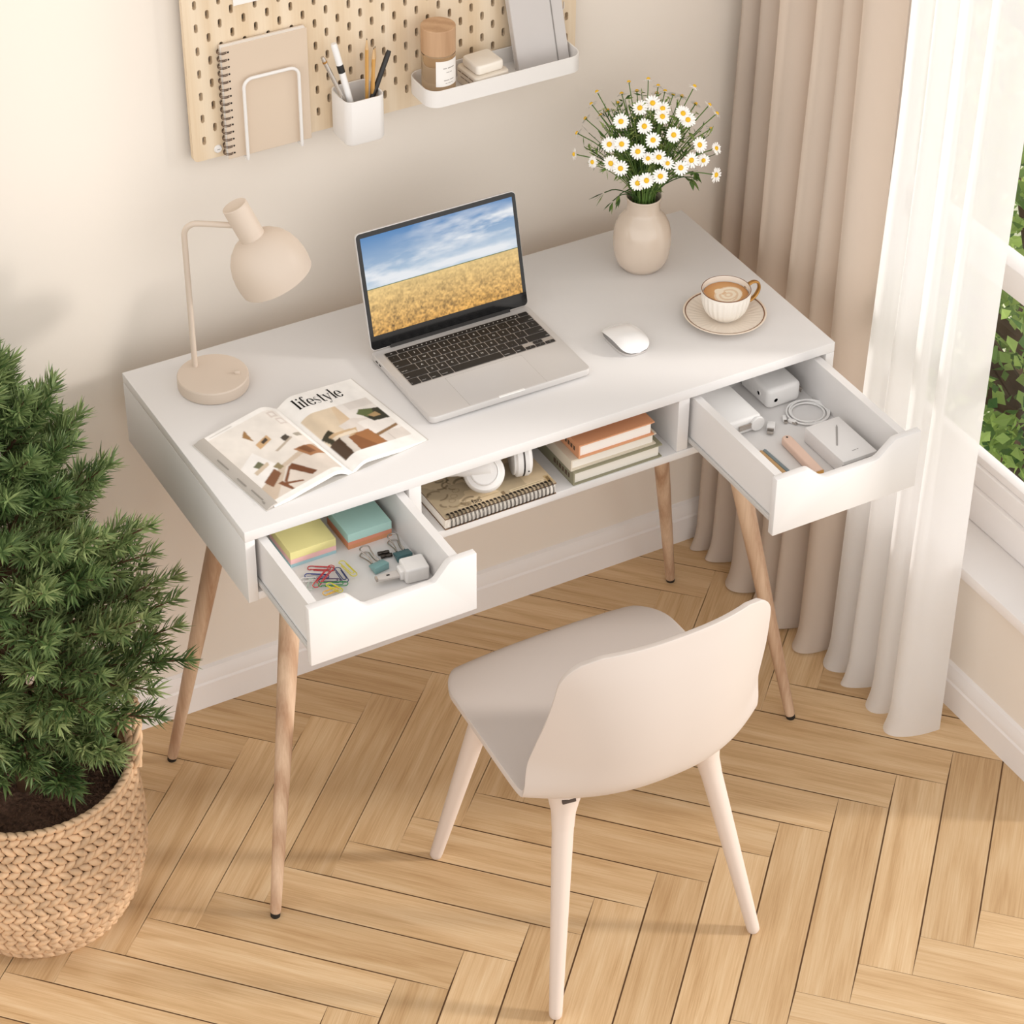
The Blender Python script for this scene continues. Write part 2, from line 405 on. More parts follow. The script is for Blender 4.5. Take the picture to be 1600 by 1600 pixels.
# ================================================================ DESK
H = .7775; D = .448; SH = .664; ZB = .650
desk = thing('desk', 'white two-drawer desk on splayed oak legs, both drawers pulled open', 'desk', (0, D/2, 0))
G().box(-.5, .5, 0, D, H-.0175, H).obj('tabletop', WHITE, desk, 30, (.0012, 2))
for x0, x1 in ((-.5, -.4845), (.4845, .5)): G().box(x0, x1, .0, D, ZB, H-.0176).obj('side_panel', WHITE, desk, 30, (.001, 2))
for x0, x1 in ((-.2406, -.2205), (.2178, .2375)): G().box(x0, x1, .002, D-.012, SH, H-.0176).obj('divider', WHITE, desk, 30, (.001, 2))
G().box(-.4845, .4845, .001, D-.012, ZB, SH-.0001).obj('bottom_shelf', WHITE, desk, 30, (.001, 2))
G().box(-.4845, .4845, D-.012, D, ZB, H-.0176).obj('back_panel', WHITE, desk, 30)
for (x0, y0), (x1, y1) in (((-.4908, .0059), (-.388, .092)), ((-.4926, .4149), (-.384, .318)), ((.4994, .4183), (.372, .322)), ((.4847, .0023), (.365, .092))):
    a = Vector((x0, y0, .008)); b = Vector((x1, y1, ZB-.012)); d = (b-a)
    g = G(); Mf = frame(a, d); Ln = d.length
    g.lathe([(0, 0), (.0082, 0), (.0088, .004), (.0155, Ln*.72), (.0165, Ln*.93), (.0165, Ln)], 24, Mf)
    lg = g.obj('leg', LEGW, desk, 50)
    g = G().lathe([(0, -.0095), (.0066, -.0095), (.0078, -.0078), (.0082, 0), (0, 0)], 20, Mf); g.obj('foot_cap', BLACKR, lg, 40)
    G().box(x1-.03, x1+.03, y1-.03, y1+.03, ZB-.010, ZB-.0005).obj('mounting_plate', mat('white_plate', 'E4E0DB', .5) if 'white_plate' not in bpy.data.materials else bpy.data.materials['white_plate'], lg, 30, (.002, 2))
RAILM = mat('pale_grey_rail', 'C4C1BD', .4)
def drawer(fx0, fx1, fy, fz0, fz1, sx0, sx1, cut, cz):
    zf = .684; yb = fy+.33; g = G()
    g.box(sx0, sx0+.013, fy+.012, yb, .672, .755).box(sx1-.013, sx1, fy+.012, yb, .672, .755)
    g.box(sx0+.013, sx1-.013, yb-.012, yb, .672, .750).box(sx0+.013, sx1-.013, fy+.012, yb-.012, .676, zf)
    dr = g.obj('drawer', WHITE, desk, 30)
    r = .006; o = [(fx0, fz0), (fx1, fz0), (fx1, fz1)]
    def fil(p, q, s, n=5):
        p, q, s = Vector(p), Vector(q), Vector(s); a = q+(p-q).normalized()*r; b = q+(s-q).normalized()*r
        return [tuple((a*(1-t)+q*t)*(1-t)+(q*(1-t)+b*t)*t) for t in [k/n for k in range(n+1)]]
    A, B_, C_, D_ = (cut[0], fz1), (cut[1], cz), (cut[2], cz), (cut[3], fz1)
    o += fil((fx1, fz1), D_, C_)+fil(D_, C_, B_)+fil(C_, B_, A)+fil(B_, A, (fx0, fz1))+[(fx0, fz1)]
    M = Matrix(((1, 0, 0, 0), (0, 0, 1, fy), (0, 1, 0, 0), (0, 0, 0, 1)))
    G().prism(o, 0, .012, M).obj('drawer_front', WHITE, dr, 30, (.0009, 2))
    for sx, sg in ((sx0, -1), (sx1, 1)):
        x0, x1 = sorted((sx+sg*.0003, sx+sg*.0045))
        G().box(x0, x1, fy+.014, yb, .6735, .6810).obj('slide_rail', RAILM, dr, 30, (.0008, 1))
drawer(-.4835, -.2237, -.172, .656, .757, -.4775, -.2475, (-.4226, -.3972, -.2897, -.2662), .7285)
drawer(.239, .497, -.232, .654, .757, .2445, .4775, (.2958, .3233, .4208, .4500), .7305)

# ================================================================ LEFT DRAWER CONTENTS
ZF = .6842
def sticky(label, x0, x1, y0, y1, layers):
    t = thing('sticky_note_block', label, 'sticky notes', ((x0+x1)/2, (y0+y1)/2, ZF), 'sticky note blocks in the left drawer'); z = ZF
    for h, col, nm in layers:
        m = mat('note_'+nm, col, .8, bump=(3000, .05, .0002), spec=.2)
        o = G().box(x0, x1, y0, y1, z, z+h-.0001).obj('note_pad', m, t, 30); o['label'] = nm+' layer of notes'; z += h
sticky('yellow pink and blue sticky note block in the left drawer', -.430, -.358, .0055, .0775, [(.0055, 'A9CDD3', 'pale blue'), (.0085, 'EFC1BE', 'pink'), (.013, 'E8DF9C', 'yellow')])
sticky('teal and orange sticky note block in the left drawer', -.3395, -.2695, .0035, .0735, [(.007, 'DB9A72', 'orange'), (.006, 'E59A7C', 'coral'), (.014, 'B9DFD7', 'teal')])
CLIPM = {k: mat('coated_wire_'+k, c, .35) for k, c in dict(red='C9363A', blue='2C3F8E', yellow='D9CF3F', green='2E8B4A', gold='E0AE2E', clear='C7D3C8', white='DDD9D6', purple='4A3157', navy='33406E').items()}
def paper_clip(col, label, a, b, z):
    a = Vector(a); b = Vector(b); c = (a+b)/2; L = (b-a).length; an = math.atan2(b.y-a.y, b.x-a.x)
    def st(x0, x1, w, y0=0):
        o = []
        for k in range(9): t = -PI/2+PI*k/8; o.append((x1-w+w*math.cos(t), y0+w*math.sin(t)))
        for k in range(9): t = PI/2+PI*k/8; o.append((x0+w+w*math.cos(t), y0+w*math.sin(t)))
        return o
    h = L/2; w = .0046
    pts = [(-h*.55, -w)] + st(-h, h, w)[:18] + [(-h+.004, -w*.62)]
    inner = [(h*.45, -w*.55)]+[(h*.55+w*.6*math.cos(t), w*.05+w*.6*math.sin(t)) for t in np.linspace(-PI/2, PI/2, 7)]+[(-h*.5, w*.65)]
    g = G(); M = T(c.x, c.y, z) @ RZ(an)
    g.tube([(x, y, 0) for x, y in pts], .0007, 6, M=M)
    g.tube([(-h+.004, -w*.62, 0)]+[(x, y, .0007) for x, y in inner], .0007, 6, M=M)
    return tag(g.obj('paper_clip', CLIPM[col], None, 60), label, 'paper clip', 'coloured paper clips in the left drawer')
for i, (col, lab, a, b) in enumerate([
    ('red', 'red paper clip lying flat at the back of the clip pile', (-.4094, -.0067), (-.3767, -.0275)),
    ('blue', 'dark blue paper clip pointing left across the clip pile', (-.4211, -.0214), (-.392, -.0400)),
    ('clear', 'pale green paper clip on the left of the clip pile', (-.4290, -.0550), (-.4150, -.0330)),
    ('white', 'white paper clip at the far left of the clip pile', (-.4320, -.0300), (-.4080, -.0400)),
    ('purple', 'dark purple paper clip in the middle of the clip pile', (-.4100, -.0450), (-.3830, -.0600)),
    ('navy', 'navy paper clip standing out on the right of the clip pile', (-.3760, -.0320), (-.3774, -.0680)),
    ('red', 'bright red paper clip laid diagonally over the clip pile', (-.3790, -.0260), (-.4230, -.0580)),
    ('yellow', 'single yellow paper clip lying apart to the right of the pile', (-.3655, -.0240), (-.3612, -.0640)),
    ('green', 'green paper clip at the front of the clip pile', (-.4170, -.0580), (-.3788, -.0756)),
    ('gold', 'golden paper clip nearest the drawer front', (-.4205, -.0815), (-.3930, -.0800)),
    ('yellow', 'yellow paper clip under the golden one at the drawer front', (-.4060, -.0640), (-.3950, -.0900))]):
    paper_clip(col, lab, (*a, 0), (*b, 0), ZF+.0008+.0011*i)
def binder(label, body, col, c, hx, ang):
    t = thing('binder_clip', label, 'binder clip', (c[0], c[1], ZF), 'binder clips in the left drawer')
    m = mat('binder_'+col, body, .4); M = T(c[0], c[1], ZF) @ RZ(ang)
    Mx = M @ Matrix(((0, 0, 1, 0), (1, 0, 0, 0), (0, 1, 0, 0), (0, 0, 0, 1)))
    G().prism([(-.008, .0005), (.009, .0045), (.009, .0075), (-.008, .012)], -.012, .012, Mx).obj('clip_body', m, t, 30, (.0008, 2))
    for zz, sp in ((.004, -.001), (.0085, .006)):
        p = [(-.006, .008, zz), (-.0045, .018, zz+sp*.3), (-.0062, .03, zz+sp*.7), (-.0075, .036, zz+sp)]
        p = p+[(-.005, .0405, zz+sp), (0, .042, zz+sp), (.005, .0405, zz+sp)]+[(-x, y, z) for x, y, z in p[::-1]]
        q = [tuple(v) for v in spline(p, 36)]
        G().tube(q, .00105, 8, M=M).obj('wire_handle', CHROME, t, 60)
binder('pale teal binder clip lying left of the small metal tubes', '7FA6A6', 'pale_teal', (-.3205, -.0575), 0, math.radians(8))
binder('dark teal binder clip beside the drawer wall behind the white plug', '44686C', 'dark_teal', (-.2790, -.0510), 0, math.radians(-3))
for dx, dy, lab in ((0, .0035, 'small steel tube lying behind its twin between the binder clips'), (.001, -.0045, 'small steel tube lying in front of its twin between the binder clips')):
    M = frame((-.3085+dx, -.0325+dy, ZF+.0033), (1, -.18, 0), (0, 0, 1))
    tag(G().lathe([(0, 0), (.0026, 0), (.0031, .001), (.0031, .006), (.0027, .0065), (.0027, .0105), (.0031, .011), (.0031, .016), (.0026, .017), (0, .017)], 16, M).obj('metal_tube', DARKST, None, 40), lab, 'metal tube', 'small steel tubes in the left drawer')
t = thing('travel_adapter', 'white wall plug adapter with a long prong in the left drawer', 'plug adapter', (-.283, -.094, ZF))
M = T(-.283, -.094, ZF) @ RZ(math.radians(-7))
G().prism(rrect(-.018, .018, -.0165, .0165, .004), .0003, .0245, M).obj('adapter_body', WPLAST, t, 30, (.003, 3))
G().prism(rrect(-.024, -.0165, -.009, .009, .003), .004, .019, M).obj('adapter_neck', WPLAST, t, 30, (.0015, 2))
pr = G().prism([(-.056, -.004), (-.048, -.0065), (-.024, -.0075), (-.024, .0075), (-.048, .0065), (-.056, .004)], .0085, .0125, M).obj('prong', mat('grey_white_plastic', 'CFC9C4', .4), t, 30, (.001, 2))
G().box(-.0585, -.0555, -.004, .004, .0082, .0128, M).obj('contact', CHROME, pr, 30)
G().box(-.042, -.037, -.0015, .0015, .0124, .0128, M).obj('slot', BLACKR, pr, 30)

# ================================================================ RIGHT DRAWER CONTENTS
t = thing('power_adapter', 'long white power adapter with a flat plug, at the left wall of the right drawer', 'power adapter', (.32, .02, ZF))
G().prism(rrect(.288, .349, -.031, .085, .005), ZF, ZF+.0275).obj('adapter_body', WPLAST, t, 30, (.005, 4))
M = frame((.3405, -.031, ZF+.014), (0, -1, 0), (1, 0, 0))
dl = G().lathe([(0, 0), (.0125, 0), (.0125, .003), (.0112, .0045), (0, .0045)], 32, M).obj('plug_disc', WPLAST, t, 40)
G().box(.307, .332, -.0345, -.0318, ZF+.010, ZF+.0185).obj('pin', CHROME, t, 30, (.0006, 2))
t = thing('charger_block', 'boxy white charger with two round sockets at the back of the right drawer', 'charger', (.415, .03, ZF))
G().prism(rrect(.384, .446, .003, .085, .010, 8), ZF, ZF+.036).obj('charger_body', WPLAST, t, 30, (.008, 4))
for o, nx in (((.384, .030, ZF+.018), (-1, 0, 0)), ((.398, .003, ZF+.016), (0, -1, 0))):
    M = frame(o, nx, (0, 0, 1))
    so = G().ring([(.0046, -.001), (.0046, .0008), (.0034, .0008), (.0034, -.001)], 24, M).obj('socket_rim', WPLAST, t, 40)
    G().lathe([(0, .0001), (.0035, .0001)], 24, M).obj('socket_hole', mat('dark_socket', '2B2826', .4) if 'dark_socket' not in bpy.data.materials else bpy.data.materials['dark_socket'], so, 40)
G().box(.4458, .4530, .010, .019, ZF+.013, ZF+.0165).box(.451, .4530, .012, .017, ZF+.007, ZF+.0165).obj('folding_pin', CHROME, t, 30, (.0008, 2))
# coiled cable
t = thing('charging_cable', 'coiled white charging cable beside the white box in the right drawer', 'cable', (.4345, -.033, ZF))
pts = []
for k in range(200):
    a = k/199*2*PI*4.3+2.6; rr = .0275+.0032*math.sin(a*.31+1)+.0022*(k/199); pts.append((.4345+rr*math.cos(a)*1.04+.001*math.sin(k*.08), -.034+rr*math.sin(a)*1.0, ZF+.0017+.0042*k/199+.0006*math.sin(a*1.3)))
e = pts[-1]
G().tube(pts, .0015, 7).obj('cord', WPLAST, t, 60)
G().box(-.005, .008, -.0035, .0035, .0, .0055, T(.399, -.040, ZF+.0005) @ RZ(math.radians(-60))).obj('connector', WPLAST, t, 30, (.0012, 2))
G().box(-.005, .008, -.0032, .0032, .0, .0052, T(.394, -.028, ZF+.0005) @ RZ(math.radians(-115))).obj('connector', WPLAST, t, 30, (.0012, 2))
for o in list(t.children)[1:]:
    M = (T(.4015, -.0465, ZF+.0008) @ RZ(math.radians(-60))) if o == t.children[1] else (T(.391, -.0362, ZF+.0008) @ RZ(math.radians(-115)))
    G().box(-.004, .004, -.0025, .0025, .0006, .0042, M).obj('tip', CHROME, o, 30)
t = thing('usb_adapter', 'tiny white usb adapter with metal tip near the cable coil', 'usb adapter', (.360, -.042, ZF))
M = T(.3625, -.0385, ZF) @ RZ(math.radians(-128))
G().box(-.008, .008, -.0065, .0065, .0002, .009, M).obj('adapter_body', WPLAST, t, 30, (.0015, 2))
G().box(.008, .018, -.005, .005, .002, .0068, M).obj('tip', CHROME, t, 30, (.0005, 1))
t = thing('product_box', 'white rectangular product box at the front right of the right drawer', 'box', (.419, -.142, ZF))
bxw = mat('white_satin_card', 'E6E4E3', .35)
G().box(.388, .450, -.1925, -.0905, ZF+.0008, ZF+.027).obj('box_body', bxw, t, 30, (.0015, 2))
G().box(.3875, .4505, -.1930, -.1915, ZF+.003, ZF+.021).obj('window_strip', mat('grey_film', '8E8C8A', .2), t, 30)
M = T(.4187, -.131, ZF+.0272) @ RZ(math.radians(56))
pc = G().prism([(-.0265, -.0012), (.020, -.0015), (.0265, -.0004), (.0265, .0004), (.020, .0015), (-.0265, .0012)], 0, .0006, M).obj('pen_picture', mat('grey_print', '9B9896', .4), t, 0)
vs, fs = dash_geo((2.4, 1.0), .0032); G().add(vs, fs, T(.422, -.1745, ZF+.0275) @ RZ(math.radians(4))).obj('print', mat('grey_text', '8D8A88', .5), t, 0)
t = thing('pen_case', 'blush pink leather pen case with a brass zip end in the right drawer', 'pen case', (.358, -.135, ZF))
PINK = mat('blush_leather', 'E3C4B2', .55, bump=(600, .08, .0004))
M = T(.3585, -.128, ZF) @ RZ(math.radians(87.0))
o = [(-.042+.009*math.cos(a)-.0, .0085*math.sin(a)) for a in np.linspace(PI*1.5, PI*.5, 10)]
o = [(.050, -.0085)]+[(x if x < -.042 else x, y) for x, y in o][::-1][::-1]+[(.050, .0085)]
o = [(x*-1, y) for x, y in o]
G().prism(o, .0006, .0135, M).obj('case_body', PINK, t, 30, (.003, 3))
G().lathe([(0, 0), (.0017, 0), (.0017, .0006), (0, .0006)], 14, M @ T(.044, .0, .0134)).obj('snap', DARKST, t, 30)
G().add([(-.050, -.008, .013), (-.050, .008, .013), (-.064, 0, .005), (-.050, -.008, .002), (-.050, .008, .002)], [(0, 1, 2), (3, 2, 4), (0, 2, 3), (1, 4, 2), (0, 3, 4, 1)], M).obj('zip_end', GOLD, t, 20)
for lab, c, x0, x1 in (('slim grey-blue pencil lying beside the gold one in the right drawer', '7B8A90', .3195, .3235), ('slim gold pencil lying against the left wall of the right drawer', 'C9A271', .3130, .3165)):
    a = Vector((x0, -.085, ZF+.0034)); b = Vector((x1, -.205, ZF+.0034)); M = frame(a, b-a, (0, 0, 1)); Ln = (b-a).length
    t = thing('pencil', lab, 'pencil', tuple(a), 'pencils in the right drawer')
    G().lathe([(0, 0), (.0032, 0), (.0034, .001), (.0034, Ln-.018)], 6, M).obj('barrel', mat('pencil_paint_'+c, c, .4), t, 20)
    G().lathe([(.0034, Ln-.018), (.0009, Ln-.004), (0, Ln)], 12, M).obj('point', mat('pencil_wood_'+c, 'C9A97E', .7), t, 40)

# ================================================================ MIDDLE SHELF
def book(label, x0, x1, y0, y1, z0, z1, cov, pagec, spine_txt=None, group='books stacked in the desk shelf'):
    t = thing('book', label, 'book', ((x0+x1)/2, (y0+y1)/2, z0), group); m = mat('cover_'+cov, cov, .6, bump=(900, .06, .0003))
    c = .0022
    g = G().box(x0, x1, y0, y1, z0, z0+c).box(x0, x1, y0, y1, z1-c, z1).box(x0, x0+c, y0, y1, z0+c, z1-c)
    co = g.obj('cover', m, t, 30)
    G().box(x0+c, x1-.004, y0+.004, y1-.003, z0+c, z1-c).obj('page_block', mat('pages_'+pagec, pagec, .85, spec=.1) if 'pages_'+pagec not in bpy.data.materials else bpy.data.materials['pages_'+pagec], t, 30)
    if spine_txt:
        g = G(); yy = y0+.012
        for w, th in spine_txt:
            g.box(x0-.0004, x0+.0002, yy, yy+w, (z0+z1)/2-th/2, (z0+z1)/2+th/2); yy += w+.0035
        g.obj('spine_lettering', mat('ink_'+cov, '5A4636', .7), co, 0)
book('olive green hardback book at the bottom of the shelf stack', .036, .192, .003, .20, SH, SH+.024, '8F8B72', 'E9E4DA', [(.004, .008), (.006, .008), (.005, .008), (.006, .008), (.003, .008), (.006, .008)])
book('cream book in the middle of the shelf stack', .034, .1835, .008, .19, SH+.0242, SH+.0445, 'D8CDBA', 'EDE7DD')
book('orange hardback book on top of the shelf stack', .046, .178, .006, .17, SH+.0447, SH+.0690, 'D79A72', 'F2EDE6', [(.004, .007), (.005, .007), (.005, .007), (.004, .007)])
# spiral sketchbook
t = thing('spiral_notebook', 'wire-bound sketchbook with a vintage botanical cover on the desk shelf', 'notebook', (-.09, .06, SH))
nx0, nx1, ny0, ny1 = -.183, .003, .000, .150
G().box(nx0, nx1, ny0+.001, ny1, SH+.0016, SH+.0185).obj('page_block', mat('sketch_pages', 'EFE9E0', .85, spec=.1, bump=(1500, .2, .0005)), t, 20)
COVB = mat('brown_board', '7B6149', .7)
G().box(nx0-.001, nx1+.001, ny0-.001, ny1+.001, SH+.0002, SH+.0015).obj('back_cover', COVB, t, 20)
G().box(nx0-.001, nx1+.001, ny0-.001, ny1+.001, SH+.0186, SH+.0206).obj('front_cover', COVB, t, 20)
w, h = 190, 150; U, V = np.meshgrid(np.linspace(0, 1, w), np.linspace(0, 1, h))
im = np.ones((h, w, 3))*L3('D9C4A2'); nz = vnoise(w, h, 5, 2)[..., None]; im = im*(.72+.5*nz)
im = im*(1-.25*(vnoise(w, h, 3, 9)[..., None] > .55))
r = np.random.default_rng(4)
def stroke(pts, wd_, col, al=.8):
    global im
    pts = np.array(pts); d = np.full(U.shape, 9.)
    for p in pts: d = np.minimum(d, np.hypot((U-p[0])*1.24, V-p[1]))
    k = np.clip((wd_-d)/.006+.5, 0, 1)[..., None]*al; im = im*(1-k)+L3(col)*k
for k in range(26):
    c = np.array([r.uniform(.02, .40), r.uniform(.10, .95)]); a = r.uniform(0, 6.28); L = r.uniform(.04, .10)
    stroke([c+np.array([math.cos(a+.8*t_), math.sin(a+.8*t_)])*L*t_ for t_ in np.linspace(0, 1, 14)], r.uniform(.006, .014), '5F4C33', .6)
for k in range(8):
    c = np.array([.30+r.uniform(-.2, .25), r.uniform(.1, .5)]); stroke([c+np.array([math.cos(t_), math.sin(t_)])*r.uniform(.025, .03) for t_ in np.linspace(0, 6.2, 26)], .004, '7A6240', .6)
def rect(x0, x1, y0, y1, col, al=1.):
    global im
    k = ((U > x0) & (U < x1) & (V > y0) & (V < y1))[..., None]*al; im = im*(1-k)+L3(col)*k
rect(.62, .93, .075, .12, 'E5D3B0', .8); rect(.64, .91, .094, .101, '8A7350', .9); rect(.945, .99, .05, .16, 'C4A878', .9); rect(.955, .98, .07, .14, '6D5738', .8)
rect(.55, .58, .08, .13, '6B5436', .8); rect(.05, .55, .14, .146, 'A48D67', .8)
CP = attr_mat('printed_card', .55)
raster('cover_print', im, lambda u, v: (nx0-.001+u*(nx1-nx0+.002), ny0-.001+v*(ny1-ny0+.002), SH+.0208), CP, t)
vs, fs = text_geo('fao', .013); G().add(vs, fs, T(-.122, .0165, SH+.0210)).obj('cover_lettering', INK, t, 0)
g = G()
for k in range(27):
    x = nx0+.007+k*(nx1-nx0-.014)/26
    for dx in (0, .0016): g.tube([(x+dx, ny0+.0035+.0098*math.cos(a), SH+.0115+.0113*math.sin(a)) for a in np.linspace(0, 2*PI, 17)[:-1]], .00055, 5, closed=True)
g.obj('wire_binding', DARKST, t, 60)
g = G()
for k in range(27):
    x = nx0+.007+k*(nx1-nx0-.014)/26; g.box(x-.0012, x+.0028, ny0+.006, ny0+.010, SH+.0206, SH+.0211)
g.obj('punched_holes', mat('dark_hole', '2E251D', .9), t, 0)
# headphones
HW = mat('white_headphone', 'DFDCD9', .35)
t = thing('headphones', 'white over-ear headphones resting on the botanical sketchbook', 'headphones', (-.07, .06, SH+.021))
zt = SH+.0212
M = frame((-.0985, .037, zt+.0300), (-.30, -.62, .62), (1, 0, 0))
cup = G().lathe([(0, .0195), (.019, .0195), (.0205, .0185), (.0215, .016), (.0275, .0145), (.030, .011), (.0308, .004), (.0308, -.003), (.027, -.0045), (.027, -.007), (.029, -.008), (.029, -.018), (.025, -.021), (0, -.021)], 48, M).obj('ear_cup', HW, t, 30)
G().ring([(.0196, .0190), (.0196, .0199), (.0204, .0199), (.0204, .0190)], 48, M).obj('disc_trim', mat('grey_plastic', 'CFCBC8', .4), cup, 40)
M2 = frame((-.0315, .046, zt+.0325), (.96, -.28, 0), (0, 0, 1))
cup2 = G().lathe([(0, .014), (.022, .014), (.028, .012), (.0315, .007), (.0315, .001), (.029, .0), (.029, -.001), (.0315, -.002), (.0315, -.010), (.028, -.0125), (.028, -.015), (.0, -.0165)], 48, M2).obj('ear_cup', HW, t, 30)
G().ring([(.0319, -.0005), (.0319, .0004), (.029, .0004), (.029, -.0005)], 48, M2).obj('seam', DARKST, cup2, 40)
G().lathe([(0, 0), (.0014, 0), (0, .0006)], 12, frame((-.0345, .0147, zt+.024), (-.28, -.96, 0))).obj('port', BLACKR, cup2, 30)
pts = spline([(-.105, .048, zt+.046), (-.142, .066, zt+.036), (-.163, .10, zt+.018), (-.135, .155, zt+.012), (-.09, .172, zt+.012), (-.045, .155, zt+.016), (-.026, .10, zt+.034), (-.030, .062, zt+.05)], 40)
g = G(); Mb = []
rr = [.0105 if 3 < k < 37 else .0085 for k in range(40)]
P = [Vector(p) for p in pts]; vs = []; fs = []
for i, p in enumerate(P):
    tt = (P[min(i+1, 39)]-P[max(i-1, 0)]).normalized(); zz = Vector((0, 0, 1)); sd = tt.cross(zz).normalized(); nn = sd.cross(tt)
    for a in np.linspace(0, 2*PI, 13)[:-1]: vs.append(p+nn*math.cos(a)*rr[i]+sd*math.sin(a)*.0042)
for i in range(39):
    for k in range(12): fs.append((i*12+k, i*12+(k+1) % 12, (i+1)*12+(k+1) % 12, (i+1)*12+k))
fs += [tuple(range(12)), tuple(range(39*12, 40*12))]
g.add(vs, fs).obj('headband', HW, t, 60)
g = G(); a0 = Vector((-.150, .066, zt+.036)); g.tube([(-.093, .034, zt+.043), (-.115, .040, zt+.041), (-.135, .052, zt+.038), (-.155, .075, zt+.028)], [.017, .014, .0095, .0095], 16); g.obj('yoke', HW, t, 60)

# ================================================================ DESK TOP: LAMP
lamp = thing('table_lamp', 'beige metal table lamp with tilted dome shade on the left of the desk', 'lamp', (-.391, .352, H))
bs = G().lathe([(0, 0), (.0515, 0), (.0535, .0012), (.0540, .003), (.0540, .0185), (.0528, .0205), (.051, .021), (0, .021)], 64, c=(-.391, .352, H)).obj('base', BEIGE, lamp, 30)
G().box(-.0045, .0045, -.0025, .0025, 0, .0055, T(-.3585, .3345, H+.0205) @ RZ(math.radians(-20))).obj('switch', BEIGE, bs, 30, (.0012, 2))
u = Vector((.83, -.56, 0)).normalized(); p0 = Vector((-.4062, .3835, H+.0205)); za = 1.0495
pl = [p0, p0+Vector((0, 0, .1)), Vector((p0.x, p0.y, za-.022))]
for k in range(1, 9):
    a = PI/2*k/8; pl.append(Vector((p0.x, p0.y, za-.022))+u*.022*(1-math.cos(a))+Vector((0, 0, .022*math.sin(a))))
E_ = Vector((p0.x, p0.y, za))+u*.072; pl.append(E_+u*.004)
G().tube(pl, .0044, 16).obj('arm', BEIGE, lamp, 60)
ti = math.radians(25); ax = u*math.sin(ti)+Vector((0, 0, -math.cos(ti))); pe = u*math.cos(ti)+Vector((0, 0, math.sin(ti)))
A_ = E_+pe*.0185
M = frame(A_, ax, u)
nk = G().lathe([(.0165, -.0275), (.0183, -.0285), (.0192, -.0275), (.0192, .031), (.0165, .031)], 40, M).obj('neck', BEIGE, lamp, 40)
G().lathe([(0, -.0255), (.0170, -.0255), (.0170, -.0235), (0, -.0235)], 40, M).obj('neck_cap', mat('tan_cap', 'BB9270', .6, bump=(400, .2, .0005)), nk, 40)
pr = [(.0185, .0275), (.024, .0292), (.034, .0345), (.0435, .0435), (.0510, .0555), (.0556, .0695), (.0575, .083), (.0575, .094), (.0560, .1055)]
pi = [(r_-.0016, z_+.0004) for r_, z_ in pr]
G().lathe(pr+[(r_, z_) for r_, z_ in pi[::-1]], 64, M, caps=False).obj('lamp_shade', BEIGE, lamp, 50)
G().lathe([(0, .082), (.010, .080), (.0155, .070), (.0155, .060), (.010, .045), (.009, .030)], 24, M).obj('bulb', mat('frosted_bulb', 'F2EEE6', .3), lamp, 50)

# ================================================================ LAPTOP
lap = thing('laptop', 'open silver laptop showing a wheat field on its screen', 'laptop', (-.015, .2, H))
LX0, LX1, LY0, LY1 = -.1525, .1220, .1015, .3020; LZ = H+.0135
G().prism(rrect(LX0, LX1, LY0, LY1, .009, 8), H+.0025, LZ).obj('base', SILVER, lap, 30, (.0018, 3))
base_o = lap.children[0]
G().prism(rrect(LX0+.02, LX1-.02, LY0+.02, LY1-.02, .009, 4), H+.0004, H+.0026).obj('base_feet', BLACKR, base_o, 30)
cx = (LX0+LX1)/2
G().box(cx-.022, cx+.022, LY0-.0006, LY0+.004, LZ-.0016, LZ+.0002).obj('opening_notch', mat('bright_notch', 'F3F1EE', .3), base_o, 30, (.0006, 1))
for yy in (.268, .2785):
    G().prism(rrect(-.0035, .0035, -.0011, .0011, .0011, 5), 0, .0004, frame((LX0-.0001, yy, H+.008), (-1, 0, 0), (0, 1, 0))).obj('port', BLACKR, base_o, 0)
KX0, KX1, KY0, KY1 = -.1378, .1112, .1900, .2850
kb = G().prism(rrect(KX0-.0008, KX1+.0008, KY0-.0008, KY1+.0008, .003, 4), LZ-.0002, LZ+.0001).obj('keyboard', mat('key_well', 'B9B1AA', .45, .4), lap, 0)
un_ = (KX1-KX0)/14.5; rh = (KY1-KY0)/5.62; legends = []
def key(x, y, w, hh, txt=None, pos='c', sz=.0054):
    x0 = KX0+x*un_; y1 = KY1-y*rh; gp = .0008
    G().prism(rrect(x0+gp, x0+w*un_-gp, y1-hh*rh+gp, y1-gp, .0014, 3), LZ+.0001, LZ+.0011).obj('key', KEYM, kb, 30, (.0003, 1))
    if txt: legends.append((txt, x0+w*un_/2, y1-hh*rh/2, sz, pos, w*un_, hh*rh))
key(0, 0, 1.2, .62, 'esc', sz=.0026); key(1.2, 0, 12.3, .62); key(13.5, 0, 1, .62)
for k, c in enumerate('`1234567890-='): key(k, .62, 1, 1, c)
key(13, .62, 1.5, 1, 'delete', 'r', .003)
key(0, 1.62, 1.5, 1, 'tab', 'l', .003)
for k, c in enumerate('QWERTYUIOP[]\\'): key(1.5+k, 1.62, 1, 1, c)
key(0, 2.62, 1.75, 1, 'caps lock', 'l', .0026)
for k, c in enumerate("ASDFGHJKL;'"): key(1.75+k, 2.62, 1, 1, c)
key(12.75, 2.62, 1.75, 1, 'return', 'r', .003); key(0, 3.62, 2.25, 1, 'shift', 'l', .003)
for k, c in enumerate('ZXCVBNM,./'): key(2.25+k, 3.62, 1, 1, c)
key(12.25, 3.62, 2.25, 1, 'shift', 'r', .003)
x = 0
for w_, c in ((1, 'fn'), (1, 'control'), (1, 'option'), (1.25, 'command'), (5, None), (1.25, 'command'), (1, 'option')): key(x, 4.62, w_, 1, c, 'l' if c else 'c', .0024); x += w_
